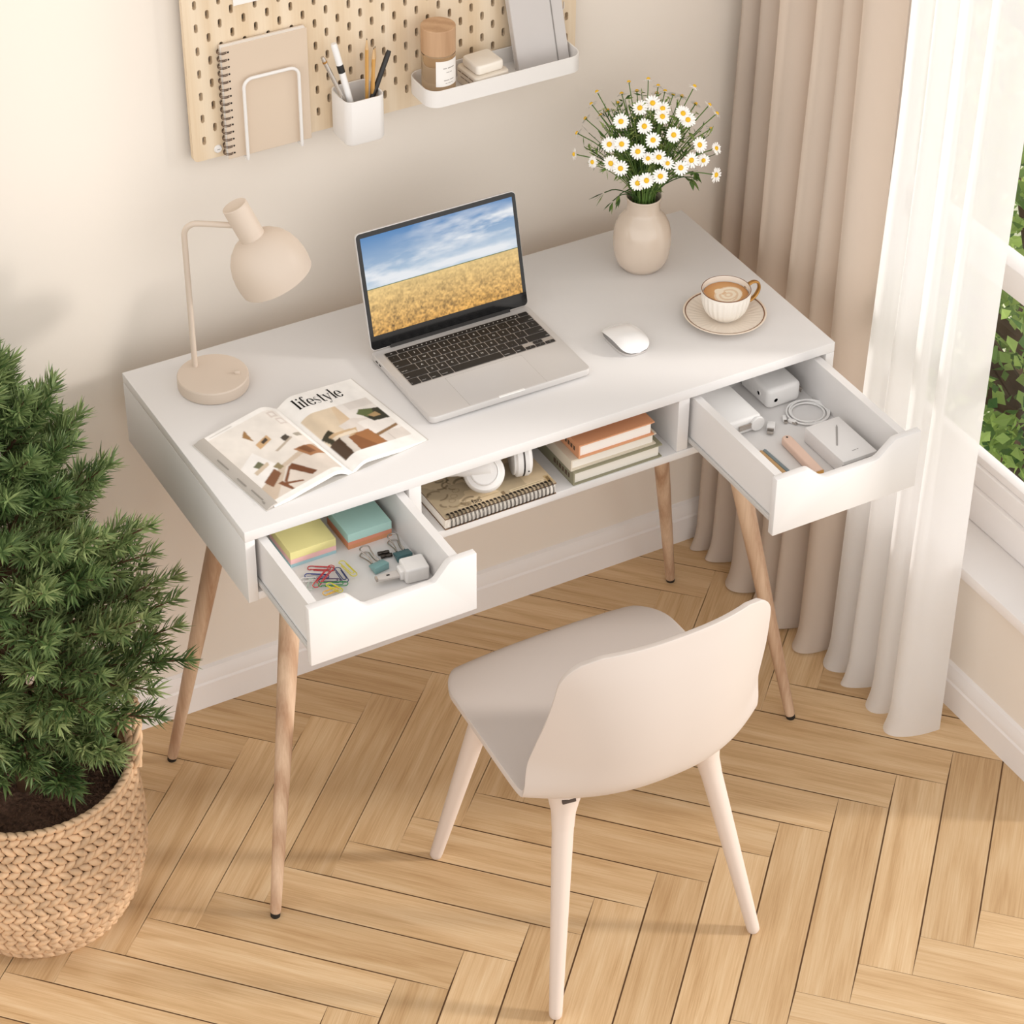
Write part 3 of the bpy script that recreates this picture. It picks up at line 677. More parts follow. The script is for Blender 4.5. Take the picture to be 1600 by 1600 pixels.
key(11.5, 5.12, 1, .5, '<', sz=.003); key(12.5, 4.62, 1, .5, '^', sz=.003); key(12.5, 5.12, 1, .5, 'v', sz=.003); key(13.5, 5.12, 1, .5, '>', sz=.003)
g = G()
for txt, x, y, sz, pos, w_, hh in legends:
    vs, fs = text_geo(txt, sz); xs = [v[0] for v in vs]
    if pos == 'l': x = x-w_/2+.0016-min(xs); y -= hh*.22
    if pos == 'r': x = x+w_/2-.0016-max(xs); y -= hh*.22
    g.add(vs, fs, T(x, y, LZ+.00122))
for k in range(26): g.box(KX0+1.8*un_+k*.0078, KX0+1.8*un_+k*.0078+.0014, KY1-.0062, KY1-.0046, LZ+.00118, LZ+.00122)
g.obj('key_legends', mat('key_legend_white', 'E8E4E0', .5), kb, 0)
G().prism(rrect(-.0853, .0453, .1040, .1835, .003, 4), LZ-.0001, LZ+.00012).obj('trackpad', mat('trackpad_glass', 'D5D1CE', .36, .3), lap, 0)
G().ring([(0, 0)], 3) if False else None
g = G()
for x0, x1, y0, y1 in ((-.0855, -.0853, .104, .1836), (.0453, .0455, .104, .1836), (-.0855, .0455, .1835, .1837)): g.box(x0, x1, y0, y1, LZ, LZ+.00013)
g.obj('trackpad_edge', mat('trackpad_line', '8E8780', .5), lap, 0)
# lid
hin = Vector((0, .2965, LZ+.002)); topv = Vector((0, .3425, .9765)); ld = (topv-hin).normalized(); LL = (topv-hin).length
ML = frame((cx, hin.y, hin.z), (Vector((1, 0, 0)).cross(ld)), (1, 0, 0))     # local x right, y up the lid, z towards the user
hw = (LX1-LX0)/2
G().prism(rrect(-hw, hw, .0, LL, .008, 8), -.0052, -.0006, ML).obj('lid', SILVER, lap, 30, (.001, 2))
lid = [c for c in lap.children if c.name.startswith('lid')][0]
G().prism(rrect(-hw+.0013, hw-.0013, .0015, LL-.0013, .007, 8), -.0006, .0003, ML).obj('bezel', BLACKG, lid, 30)
G().prism(rrect(-hw+.033, hw-.033, -.004, .0035, .001, 2), -.0058, .0006, ML).obj('hinge', mat('hinge_black', '23201E', .4), lid, 30)
w, h = 380, 240; U, V = np.meshgrid(np.linspace(0, 1, w), np.linspace(0, 1, h))
hz = .475
sky = np.zeros((h, w, 3)); tt = np.clip((V-hz)/(1-hz), 0, 1)[..., None]
sky = L3('BFD2E2')*(1-tt)+L3('4F86BE')*tt
cl = vnoise(w, h, 4, 21, 5, 2.2); cl2 = vnoise(w, h, 9, 33, 4, 2.5)
band = np.exp(-((V-.67-.12*(U-.3))/.10)**2)+.85*np.exp(-((V-.85+.15*(U-.8))/.12)**2)*np.clip((U-.15)/.5, 0, 1)+1.0*np.exp(-((V-.52)/.07)**2)
ca_ = np.clip((cl*.75+cl2*.35-.42)*3.2*band+.55*np.exp(-((V-.53)/.05)**2), 0, 1)[..., None]
sky = sky*(1-ca_)+L3('EEF1F5')*ca_
fd = np.clip((hz-V)/hz, 0, 1)[..., None]
fld = L3('E6C583')*(1-fd)+L3('CF9A4C')*fd
nf = vnoise(w, h, 46, 5, 3, .9); nf2 = vnoise(w, h, 7, 6, 3, 3); nf3 = vnoise(w, h, 110, 15, 1, .5)
amp = .25+.95*np.clip((hz-V)/hz, 0, 1)
fld = fld*(1+((nf-.5)*1.1+(nf3-.5)*.8)*amp+(nf2-.5)*.4)[..., None]
img = np.where((V > hz)[..., None], sky, fld); img[np.abs(V-hz) < .006] = L3('6C7A55')
img = np.clip(img, 0, 1)
sx0, sx1, sy0, sy1 = -hw+.0075, hw-.0075, .0235, LL-.0085
n = NT('screen_picture'); a = n.add('ShaderNodeVertexColor', layer_name='col'); n.b.inputs['Base Color'].default_value = (.01, .01, .01, 1); n.b.inputs['Roughness'].default_value = .1; n.b.inputs['Specular IOR Level'].default_value = .35
n.ln(a.outputs['Color'], n.b.inputs['Emission Color']); n.b.inputs['Emission Strength'].default_value = .93
raster('screen', img, lambda u_, v_: ML @ Vector((sx0+(sx1-sx0)*u_, sy0+(sy1-sy0)*v_, .00042)), n.m, lid)

# ================================================================ MOUSE
mo = thing('computer_mouse', 'white computer mouse to the right of the laptop', 'mouse', (.2135, .1545, H))
def msurf(u_, v_):
    y = -1+2*v_; x = -1+2*u_
    hwid = .0265*(1-.10*abs(y)**3)*math.sqrt(max(0, 1-abs(y)**7)); ht = .0175*(1-.85*abs(y)**2.4)*(1-.35*abs(x)**2.6)
    return (.2135+x*hwid, .1545+y*.0425, H+.004+ht*(1-.2*y))
G().grid(msurf, 29, 41).obj('top_shell', mat('mouse_white', 'F1EFEE', .18, coat=.5), mo, 60)
def mb(u_, v_):
    a = 2*PI*u_; ex = 2/3.2; c_, s_ = math.cos(a), math.sin(a); k = (.95+.05*v_)
    return (.2135+k*.0258*math.copysign(abs(c_)**ex, c_), .1545+k*.042*math.copysign(abs(s_)**ex, s_), H+.0006+.0052*v_)
G().grid(mb, 48, 4, wrap=True).obj('underside', SILVER, mo, 60)

# ================================================================ VASE AND DAISIES
vc = (.352, .335); vase = thing('vase', 'glossy beige ceramic vase holding daisies at the back right of the desk', 'vase', (*vc, H))
vp = [(0, 0), (.029, 0), (.0335, .002), (.0400, .010), (.0447, .024), (.0466, .042), (.0463, .058), (.0440, .073), (.0385, .086), (.0318, .0955), (.0278, .1015), (.0265, .108), (.0264, .116), (.0275, .123), (.0287, .1265), (.0283, .1285), (.0268, .1280), (.0248, .122), (.0240, .112), (.0255, .103), (.034, .09), (.040, .07), (.040, .03), (.03, .008), (0, .006)]
G().lathe([tuple(p) for p in spline(vp, 90)], 64, c=(*vc, H)).obj('body', BEIGEC, vase, 60)
front = [(0.331, 0.2892, 1.0984), (0.3408, 0.2757, 1.0929), (0.3349, 0.2661, 1.0855), (0.3702, 0.2632, 1.083), (0.3744, 0.2552, 1.0748), (0.3045, 0.2682, 1.0757), (0.3418, 0.2431, 1.0633), (0.3094, 0.25, 1.0596), (0.2578, 0.2921, 1.0451), (0.2701, 0.2762, 1.0503), (0.2859, 0.2545, 1.0438), (0.312, 0.2355, 1.0364), (0.3236, 0.2281, 1.0265), (0.2969, 0.2423, 1.035), (0.344, 0.2222, 1.0161), (0.3639, 0.2241, 1.0229), (0.3885, 0.2276, 1.0141), (0.384, 0.2338, 1.0392), (0.4254, 0.2487, 1.0146), (0.4329, 0.256, 0.9617), (0.2541, 0.2798, 1.0193), (0.2628, 0.2654, 1.0153), (0.2814, 0.2442, 0.9953), (0.2924, 0.2368, 1.0006), (0.3116, 0.228, 1.0073), (0.2802, 0.2968, 1.0763), (0.3107, 0.2927, 1.0937), (0.2421, 0.369, 0.9935), (0.2404, 0.3113, 1.0092)]
back = [(0.3751, 0.4294, 1.0565), (0.4012, 0.4139, 1.0626), (0.3126, 0.4223, 1.0587), (0.3119, 0.4367, 1.0306), (0.3024, 0.4381, 1.0064), (0.2796, 0.4244, 0.9931), (0.3707, 0.4426, 1.0309), (0.3941, 0.435, 1.0331), (0.4194, 0.4127, 1.0464), (0.4301, 0.4085, 1.0365), (0.4221, 0.4194, 1.0294), (0.4354, 0.3337, 1.0792), (0.4476, 0.386, 1.0336), (0.4487, 0.309, 1.0551), (0.4554, 0.297, 1.0441), (0.4667, 0.3281, 0.9984), (0.3674, 0.4476, 1.0125), (0.3498, 0.4497, 1.0031), (0.3369, 0.449, 0.9976), (0.4398, 0.3991, 1.0323), (0.4586, 0.3622, 1.0284)]
PETAL = mat('white_petal', 'F6F4F0', .6, spec=.2); DCENT = mat('yellow_disc', 'EDBC28', .8, bump=(1500, .5, .0006)); STEM = mat('green_stem', '5C7A36', .6)
BC = Vector((.352, .335, .975)); r = np.random.default_rng(5)
def daisy(p, facing, label, group, size, droop):
    p = Vector(p); t = thing('daisy', label, 'daisy', (vc[0]+(p.x-vc[0])*.06, vc[1]+(p.y-vc[1])*.06, H+.085), group)
    M = frame(p, facing, (r.normal(), r.normal(), r.normal()))
    g = G(); n_ = 15 + int(r.integers(4)); cup_ = droop
    for k in range(n_):
        a = 2*PI*(k+r.uniform(-.12, .12))/n_; L = size*r.uniform(.9, 1.05); w_ = size*.125; tz = cup_+r.uniform(-.12, .12)
        ca, sa = math.cos(a), math.sin(a); prof = [(.26, .45), (.55, 1.0), (.85, .95), (1.0, .35)]; vs = []
        for q, (rr_, ww) in enumerate(prof):
            for s_ in (-1, 1):
                x, y = rr_*L, s_*ww*w_; vs.append((x*ca-y*sa, x*sa+y*ca, .0004*(k % 2)+tz*L*(rr_**1.6)))
        g.add(vs, [(0, 1, 3, 2), (2, 3, 5, 4), (4, 5, 7, 6)], M)
    g.obj('petals', PETAL, t, 40)
    G().lathe([(0, -.001), (size*.31, -.0008), (size*.33, .0006), (size*.26, .0022), (size*.12, .003), (0, .0032)], 14, M).obj('flower_centre', DCENT, t, 60)
    b0 = Vector((vc[0]+(p.x-vc[0])*.14+r.uniform(-.004, .004), vc[1]+(p.y-vc[1])*.14+r.uniform(-.004, .004), H+.085)); b1 = Vector((vc[0]+(p.x-vc[0])*.2, vc[1]+(p.y-vc[1])*.2, H+.15))
    hd = p-Vector(facing).normalized()*.0012; m_ = b1.lerp(hd, .55)+Vector((0, 0, .012))
    g = G().tube([tuple(v) for v in spline([b0, b1, m_, hd], 14)], .0009, 6)
    g.lathe([(0, -.0022), (size*.16, -.0016), (size*.27, -.0004), (0, -.0003)], 10, M); g.obj('stem', STEM, t, 60)
fl = {0: 'topmost open white daisy facing the front of the bouquet', 19: 'white daisy hanging out lowest on the right of the bouquet', 18: 'white daisy second lowest at the right edge of the bouquet', 27: 'small daisy farthest out on the left of the bouquet', 22: 'white daisy lowest at the front of the bouquet just above the vase rim'}
toC = Vector((-1.56, -2.65, 3.0))
for k, p in enumerate(front):
    o = (Vector(p)-BC).normalized(); f_ = o*.75+(toC-Vector(p)).normalized()*.55+Vector((r.normal(), r.normal(), r.normal()))*.14
    if k in (27, 28): f_ = o
    daisy(p, f_, fl.get(k, 'white daisy with yellow centre open to the front of the bouquet'), 'daisies open to the front of the bouquet', .0128 if k not in (12, 13, 16, 18, 27, 28) else .0105, r.uniform(-.15, .1))
bl = {0: None, 11: 'small daisy standing tallest on the right rear of the bouquet', 1: 'small daisy standing tallest at the rear of the bouquet', 5: 'small drooping daisy at the far left rear of the bouquet'}
for k, p in enumerate(back):
    o = (Vector(p)-BC).normalized()
    daisy(p, o+Vector((0, 0, .7 if k in (0, 1, 6, 7, 8, 9, 10, 17, 18, 16) else .25)), bl.get(k) or 'small daisy turned away at the back of the bouquet', 'daisies turned away at the back of the bouquet', .0098, r.uniform(-.35, -.05))
# feathery greenery, one tangle
g = G(); GR = attr_mat('daisy_greenery', .6, trans=.2)
pal = [L3('4E6B2C'), L3('6F8A3E'), L3('3A5524'), L3('8FA35A')]
for k in range(230):
    th = r.uniform(0, 2*PI); el = r.uniform(.22, 1.5); R_ = r.uniform(.05, .118)
    tip = BC+Vector((math.cos(th)*math.cos(el), math.sin(th)*math.cos(el), math.sin(el)*.95-.12))*R_
    b1 = Vector((vc[0]+(tip.x-vc[0])*.2, vc[1]+(tip.y-vc[1])*.2, H+.14)); c_ = pal[r.integers(4)]
    pts = spline([Vector((vc[0]+(tip.x-vc[0])*.1, vc[1]+(tip.y-vc[1])*.1, H+.09)), b1, b1.lerp(tip, .6)+Vector((0, 0, .008)), tip], 9)
    g.tube([tuple(q) for q in pts], .0006, 4, col=c_)
    for q in range(3, 9):
        for s_ in range(2):
            a = Vector(pts[q]); d = Vector((r.normal(), r.normal(), r.normal()+.6)).normalized(); L = r.uniform(.008, .02); w_ = d.cross(Vector((r.normal(), r.normal(), r.normal()))).normalized()*L*r.uniform(.06, .13)
            g.add([a, a+d*L*.5+w_, a+d*L, a+d*L*.5-w_], [(0, 1, 2, 3)], col=pal[r.integers(4)])
    if r.random() < .3:
        for s_ in range(4): a = Vector(tip); d = Vector((r.normal(), r.normal(), r.normal())).normalized()*.0028; g.add([a, a+d, a+d*.6+Vector((0, .0012, .0015))], [(0, 1, 2)], col=L3('B9B872'))
for px, py, pz, dx, dy, dz in ((.279, .31, .930, -.012, 0, -.018), (.268, .318, .944, -.018, 0, -.004), (.285, .30, .945, -.01, -.01, -.012), (.402, .30, .945, .016, -.006, -.012), (.424, .31, .932, .010, -.002, -.02), (.430, .315, .938, .012, .004, -.016)):
    tip = Vector((px, py, pz)); b1 = Vector((vc[0]+(tip.x-vc[0])*.3, vc[1]+(tip.y-vc[1])*.3, H+.137))
    g.tube([tuple(q) for q in spline([Vector((vc[0], vc[1], H+.09)), b1, b1.lerp(tip, .6)+Vector((0, 0, .008)), tip], 10)], .0009, 5, col=pal[2])
    for s_ in range(6):
        d = (Vector((dx, dy, dz)).normalized()+Vector((r.normal(), r.normal(), r.normal()))*.45).normalized(); L = r.uniform(.016, .026); a = tip+d*.002; w_ = d.cross(Vector((.2, .6, .7))).normalized()*L*.17
        g.add([a, a+d*L*.45+w_, a+d*L, a+d*L*.45-w_], [(0, 1, 2, 3)], col=pal[s_ % 3])
go = tag(g.obj('daisy_greenery', GR, None, 0, recalc=False), 'tangle of thin green stems and feathery leaves among the daisies', 'greenery'); go['kind'] = 'stuff'

# ================================================================ CUP AND SAUCER
cc = (.385, .138)
CREAM = mat('cream_stoneware', 'E9DDCF', .3, coat=.2, var=(40, .03)); BROWNR = mat('brown_glaze_rim', '7A4F30', .35); CUPW = mat('white_stoneware', 'EFE8DE', .28, coat=.3)
sc_ = thing('saucer', 'cream fluted saucer with brown rim under the coffee cup', 'saucer', (*cc, H))
def sfl(r_, z_, a): return r_
g = G(); ns = 120; prof = [(0, .0035), (.022, .0036), (.026, .0045), (.035, .0062), (.045, .0082), (.055, .0104), (.0625, .0122)]
vs = []; fs = []
for j, (rr_, zz) in enumerate(prof):
    for k in range(ns):
        a = 2*PI*k/ns; amp = .0005*min(1, max(0, (rr_-.022)/.012))*(1 if rr_ < .06 else .3)
        vs.append((cc[0]+rr_*math.cos(a), cc[1]+rr_*math.sin(a), H+zz+amp*math.cos(a*40)))
for j in range(len(prof)-1):
    for k in range(ns): fs.append((j*ns+k, j*ns+(k+1) % ns, (j+1)*ns+(k+1) % ns, (j+1)*ns+k))
g.add(vs, fs); g.lathe([(.0640, .0124), (.0645, .0115), (.055, .0082), (.04, .0045), (.026, .0015), (.024, .0004), (0, .0004)], ns, c=(*cc, H), caps=False)
g.obj('dish', CREAM, sc_, 60)
G().ring([(.0618, .0118), (.0645, .0119), (.0655, .0128), (.0645, .0134), (.0622, .0128)], 96, c=(*cc, H)).obj('rim', mat('cream_edge', 'E6D6C4', .3), sc_, 60)
G().ring([(.0610, .0121), (.0624, .0124), (.0624, .0131), (.0610, .0127)], 96, c=(*cc, H)).obj('rim_line', BROWNR, sc_, 60)
cup = thing('coffee_cup', 'white ribbed cup of latte with gold handle on the cream saucer', 'cup', (*cc, H+.0036)); zc = H+.0038
pr = [(0, .0), (.017, 0), (.0195, .0012), (.0265, .007), (.0325, .016), (.0365, .028), (.0380, .040), (.0384, .0505)]
fn = lambda r_, z_, a: r_*(1+.020*math.cos(a*26)*(1 if .008 < z_ < .044 else 0.0)) if r_ > .01 else r_
pin = [(.0368, .0508), (.0362, .040), (.0345, .028), (.031, .018), (.024, .009), (0, .006)]
q1 = [tuple(p) for p in spline(pr, 34)]; q2 = [tuple(p) for p in spline(pin, 20)]
g = G().lathe(q1, 156, c=(*cc, zc), fn=fn, caps=False); g.lathe([(.0384, .0505), (.0376, .0512)]+q2, 156, c=(*cc, zc), caps=False); g.obj('cup_body', CUPW, cup, 60, recalc=True)
G().ring([(.0370, .0507), (.0386, .0502), (.0388, .0511), (.0378, .0516)], 96, c=(*cc, zc)).obj('rim_line', BROWNR, cup, 60)
hp = spline([(.0365, 0, .041), (.048, 0, .0475), (.0595, 0, .044), (.0635, 0, .032), (.057, 0, .020), (.046, 0, .0145), (.0335, 0, .015)], 26)
Mh = T(*cc, zc) @ RZ(math.radians(2))
g = G(); vs = []; fs = []
for i, p in enumerate(hp):
    a_ = Vector(hp[min(i+1, 25)])-Vector(hp[max(i-1, 0)]); a_.normalize(); nn = Vector((-a_.z, 0, a_.x))
    for k in range(10): an = 2*PI*k/10; vs.append(Vector(p)+nn*.0022*math.cos(an)+Vector((0, 1, 0))*.0040*math.sin(an))
for i in range(25):
    for k in range(10): fs.append((i*10+k, i*10+(k+1) % 10, (i+1)*10+(k+1) % 10, (i+1)*10+k))
g.add(vs, fs, Mh).obj('handle', GOLD, cup, 60)
nr, na = 46, 120; vs = []; fs = []; cs = []
Rr = .0353
def latte(x, y):
    x, y = x/Rr, y/Rr; ro = math.hypot(x, y)
    base_ = L3('B87F48')*(min(1, ro)**3)+L3('D2A26C')*(1-min(1, ro)**3); wh = L3('F1E2CC')
    th = math.radians(-25); X = x*math.cos(th)-y*math.sin(th); Y = x*math.sin(th)+y*math.cos(th); k = 0
    d1 = math.hypot(X/.72, (Y+.12)/.58)
    if d1 < 1: k = .55+.45*(math.sin(d1*17+math.atan2(Y+.5, X)*.6) > -.25)
    if Y > .05 and abs(X) < .13: k = min(k, .35)
    d2 = math.hypot(X/.22, (Y-.36)/.20)
    if d2 < 1: k = 1
    return base_*(1-k)+wh*k
for j in range(nr):
    for k in range(na):
        rr_ = Rr*(j+.001)/(nr-1); a = 2*PI*k/na; x, y = rr_*math.cos(a), rr_*math.sin(a); vs.append((cc[0]+x, cc[1]+y, zc+.0415)); cs.append(latte(x, y))
for j in range(nr-1):
    for k in range(na): fs.append((j*na+k, j*na+(k+1) % na, (j+1)*na+(k+1) % na, (j+1)*na+k))
g = G(); g.v = vs; g.f = fs; g.c = cs; g.obj('coffee', attr_mat('latte_foam', .35), cup, 0)

# ================================================================ MAGAZINE
mg = thing('magazine', 'open lifestyle magazine with interior photos lying left of the laptop', 'magazine', (-.322, .15, H))
S0 = Vector((-.306, .0525)); ang = math.radians(8.6); MM = T(S0.x, S0.y, H) @ RZ(ang)   # local x across, y up the spine
PH = .196
def zr(s): return .0006+.0175*math.sin(min(1, s/.030)*PI/2)*(1-s/.135)**1.1+.0035*(s/.135)*(1-s/.16)+.0022*math.exp(-s/.004)
def zl(s): return .0006+.0205*math.sin(min(1, s/.034)*PI/2)*(1-s/.150)**.9+.0028*math.exp(-s/.004)
WR_, WL_ = .1335, .1345
PAPG = mat('magazine_paper', 'F1EEEA', .35)
for nm, wid, zf_, sg in (('right_pages', WR_, zr, 1), ('left_pages', WL_, zl, -1)):
    g = G(); N_ = 40; o = [(sg*wid*k/N_, zf_(wid*k/N_)) for k in range(N_+1)]
    lo = [(sg*wid*(1-k/N_)*.99, max(.0008, zf_(wid*(1-k/N_))-.0065)) for k in range(N_+1)]
    M = MM @ Matrix(((1, 0, 0, 0), (0, 0, 1, 0), (0, 1, 0, 0), (0, 0, 0, 1)))
    g.prism(o+lo, 0, PH, M).obj('page_block', PAPG, mg, 40)
G().box(-.1475, .136, -.001, PH+.001, .0002, .0007, MM).obj('cover', mat('magazine_cover', 'CFCAC4', .35), mg, 0)
lc = G()
lc.prism([(-.146, .001), (-.128, .0015), (-.128, .0066), (-.1365, .0055)], .001, PH-.001, MM @ Matrix(((1, 0, 0, 0), (0, 0, 1, 0), (0, 1, 0, 0), (0, 0, 0, 1))))
lc.obj('page_edges', mat('fanned_page_edges', 'B9B2AA', .5), mg, 30)
g = G()
for y0, y1, x0 in ((.02, .05, -.1405), (.062, .085, -.142), (.11, .14, -.1405), (.012, .018, -.143)): g.box(x0, x0+.002, y0, y1, .0042, .0047, MM)
g.obj('edge_print', mat('edge_print_grey', '8A847D', .6), mg, 0)
def pagefn(sg, wid, zf_):
    return lambda u_, v_: MM @ Vector((sg*wid*u_, PH*v_, zf_(wid*u_)+.00025))
w, h = 130, 185
# right page: white head, photo of a sofa, tray table and plant
U, V = np.meshgrid(np.linspace(0, 1, w), np.linspace(0, 1, h)); im = np.ones((h, w, 3))*L3('F3F0EC')
def P(pts, col, al=1.):
    global im
    k = poly_mask(U, V, pts)[..., None]*al; im = im*(1-k)+L3(col)*k
x0, x1, y0, y1 = .04, .92, .12, .72
k = ((U > x0) & (U < x1) & (V > y0) & (V < y1))[..., None]
wallg = L3('E9DAC2')*(1-U[..., None])+L3('B98F5B')*U[..., None]
im = np.where(k, wallg, im)
P([(x0, y1), (x0, .45), (.30, .40), (.45, y1)], 'D9C7AE'); P([(.50, y1), (.50, .43), (x1, .43), (x1, y1)], 'E7E1DB'); P([(.60, y1), (.60, .62), (x1, .62), (x1, y1)], 'DCD5CF')
P([(.30, .47), (.52, .52), (x1, .40), (x1, .12), (.40, .12)], 'DDD4CC'); P([(.52, .45), (.80, .46), (x1, .40), (x1, .24), (.55, .26)], 'E9E3DD')
P([(.66, .52), (.76, .58), (x1, .56), (x1, .40), (.72, .41)], '22261A'); P([(.62, .55), (.70, .60), (.84, .57), (.80, .50), (.70, .48)], '59653A'); P([(.72, .50), (.84, .52), (.86, .46), (.76, .46)], 'A88B62')
P([(.04, .44), (.16, .47), (.20, .36), (.08, .30)], '35311F'); P([(.10, .41), (.46, .40), (.40, .30), (.14, .30)], 'C7AA86'); P([(.12, .37), (.42, .38), (.42, .34), (.12, .33)], 'E2D3BE')
P([(.04, .33), (.22, .34), (.34, .26), (.30, .12), (.04, .12)], '4A3626'); P([(.18, .34), (.30, .34), (.26, .12), (.16, .12)], 'CFC6BC'); P([(.27, .31), (.50, .33), (.56, .12), (.25, .12)], '85552F'); P([(.36, .33), (.56, .34), (.60, .12), (.48, .12)], '9E6A3E')
P([(.56, .25), (.90, .31), (.90, .28), (.58, .22)], '8A6844'); P([(.70, .22), (.705, .12), (.71, .12), (.71, .22)], 'B9B0A8')
mask_out = ~((U > x0) & (U < x1) & (V > y0) & (V < y1)); im[mask_out] = L3('F3F0EC')
PRN = attr_mat('magazine_print', .35)
def soft(a, n=1):
    for _ in range(n):
        p_ = np.pad(a, ((1, 1), (1, 1), (0, 0)), 'edge'); a = (p_[:-2, 1:-1]+p_[2:, 1:-1]+p_[1:-1, :-2]+p_[1:-1, 2:]+2*p_[1:-1, 1:-1])/6
    return a
raster('right_page_print', soft(im*(.90+.2*vnoise(w, h, 9, 41)[..., None])), pagefn(1, WR_, zr), PRN, mg)
# left page: a white living room
im = np.ones((h, w, 3))*L3('F3F0EC'); X_ = 1-U    # X_ from outer edge (0) to spine (1)
U_s = U; U = X_
x0, x1, y0, y1 = .05, .93, .05, .95
k = ((U > x0) & (U < x1) & (V > y0) & (V < y1))[..., None]
im = np.where(k, L3('DDD5CC')*(1-V[..., None])+L3('E9E3DC')*V[..., None], im)
P([(x0, .50), (.30, .60), (.42, .30), (x0, .22)], 'EDE9E5'); P([(x0, .22), (.45, .34), (x1, .42), (x1, y0), (x0, y0)], 'C9B7A4'); P([(.10, y0), (.45, .30), (x1, .36), (x1, y0)], 'D8CDC2')
P([(.36, .80), (.44, .86), (.42, .70)], '9A7448'); P([(.40, .66), (.58, .70), (.58, .63), (.40, .59)], 'C8A47A'); P([(.47, .66), (.55, .68), (.55, .645), (.47, .625)], '3F352B')
P([(.66, .60), (.74, .61), (.75, .54), (.67, .53)], '4A4239'); P([(.50, .50), (.76, .56), (.76, .54), (.52, .48)], 'B5A797'); P([(.80, .58), (.90, .60), (.90, .55), (.82, .54)], 'A39A8C')
P([(.78, .92), (.88, .93), (.88, .85), (.78, .84)], 'D3C8C0'); P([(.80, .90), (.86, .91), (.86, .87), (.80, .86)], 'E9E3DD'); P([(.80, .82), (.90, .83), (.90, .74), (.80, .73)], 'D3C8C0'); P([(.82, .80), (.88, .81), (.88, .76), (.82, .75)], 'E9E3DD')
P([(.18, .46), (.27, .49), (.30, .42), (.22, .40)], '67694F'); P([(.13, .40), (.34, .44), (.33, .40), (.14, .36)], 'CBB9A3'); P([(.34, .36), (.42, .38), (.43, .31), (.37, .30)], '8F805F')
P([(.13, .26), (.33, .34), (.35, .26), (.16, .17)], '7D5237'); P([(.66, .42), (.88, .40), (x1, .27), (.74, .27)], 'A2714C'); P([(.70, .41), (.80, .40), (.84, .30), (.76, .30)], '7B5033')
P([(.44, .27), (.52, .30), (.66, .10), (.58, .09)], '6F4329'); P([(.30, .17), (.47, .29), (.48, .27), (.31, .14)], '77492E'); P([(.23, .18), (.29, .18), (.32, .05), (.29, .05)], '77492E'); P([(.29, .16), (.46, .09), (.46, .07), (.29, .13)], '77492E')
im[~((U > x0) & (U < x1) & (V > y0) & (V < y1))] = L3('F3F0EC'); P([(.10, .975), (.38, .975), (.38, .967), (.10, .967)], 'B9B3AC', .6)
U = U_s
raster('left_page_print', soft(im*(.90+.2*vnoise(w, h, 9, 43)[..., None])), pagefn(-1, WL_, zl), PRN, mg)
# headline "lifestyle" in a high contrast serif
TH, TN = .20, .045
def strokes(ch):
    def arc(cx, cy, rx, ry, a0, a1, n=18): return [(cx+rx*math.cos(math.radians(a0+(a1-a0)*k/n)), cy+ry*math.sin(math.radians(a0+(a1-a0)*k/n))) for k in range(n+1)]
    L = []
    def st(x, y0, y1): L.append(([(x, y0), (x, y1)], TH))
    def hl(a, b, y): L.append(([(a, y), (b, y)], TN))
    if ch == 'l': st(.22, 0, 1.55); hl(.02, .42, .02); hl(.04, .22, 1.53); return L, .44
    if ch == 'i': st(.22, 0, 1.0); hl(.02, .42, .02); hl(.04, .22, .98); L.append(([(.22, 1.27), (.22, 1.47)], .2)); return L, .44
    if ch == 'f': st(.22, 0, 1.2); hl(.02, .46, .02); hl(.02, .48, .98); L.append((arc(.42, 1.2, .2, .33, 180, 40), None)); L.append(([(.55, 1.38), (.55, 1.5)], .14)); return L, .56
    if ch == 'e': L.append((arc(.40, .5, .32, .5, 0, 330, 34), None)); hl(.12, .74, .52); return L, .82
    if ch == 's': L.append((arc(.33, .745, .22, .245, 50, 200, 16)[:14]+[(.13, .70), (.22, .57), (.40, .46), (.52, .34)]+arc(.32, .26, .23, .25, 20, -150, 18), 's')); return L, .66
    if ch == 't': st(.24, .15, 1.3); hl(.02, .50, .98); L.append((arc(.40, .18, .16, .17, 190, 320), None)); return L, .58
    if ch == 'y': L.append(([(.10, 1), (.44, .05)], TH*.95)); L.append(([(.76, 1), (.40, 0), (.30, -.28), (.18, -.42), (.05, -.38)], TN)); hl(-.02, .28, .98); hl(.62, .88, .98); L.append(([(.03, -.40), (.10, -.30)], .13)); return L, .86
g = G(); cxp = 0; glyphs = []
for ch in 'lifestyle':
    S_, adv = strokes(ch); glyphs.append((cxp, S_)); cxp += adv+.02
tw = .0815; sc_t = tw/cxp; bx, by = .017, .1600
for off, S_ in glyphs:
    for pts, wd_ in S_:
        pts = [Vector(p) for p in pts]
        if len(pts) == 2: pts = [pts[0].lerp(pts[1], q/6) for q in range(7)]
        vs = []
        for i, p in enumerate(pts):
            d = (pts[min(i+1, len(pts)-1)]-pts[max(i-1, 0)]).normalized(); nn = Vector((-d.y, d.x))
            ww = wd_ if isinstance(wd_, float) else (TN+(TH-TN)*abs(d.y)**1.6 if wd_ is None else TN+(TH-TN)*max(0, -d.y)**.4*max(0, d.x)**.8*1.2)
            for s_ in (-1, 1):
                q = p+nn*ww/2*s_; X = bx+(q.x+off)*sc_t; Y = by+q.y*sc_t*1.22
                vs.append(MM @ Vector((X, Y, zr(X)+.0006)))
        g.add(vs, [(2*i, 2*i+1, 2*i+3, 2*i+2) for i in range(len(pts)-1)])
g.obj('headline_lettering', INK, mg, 0)

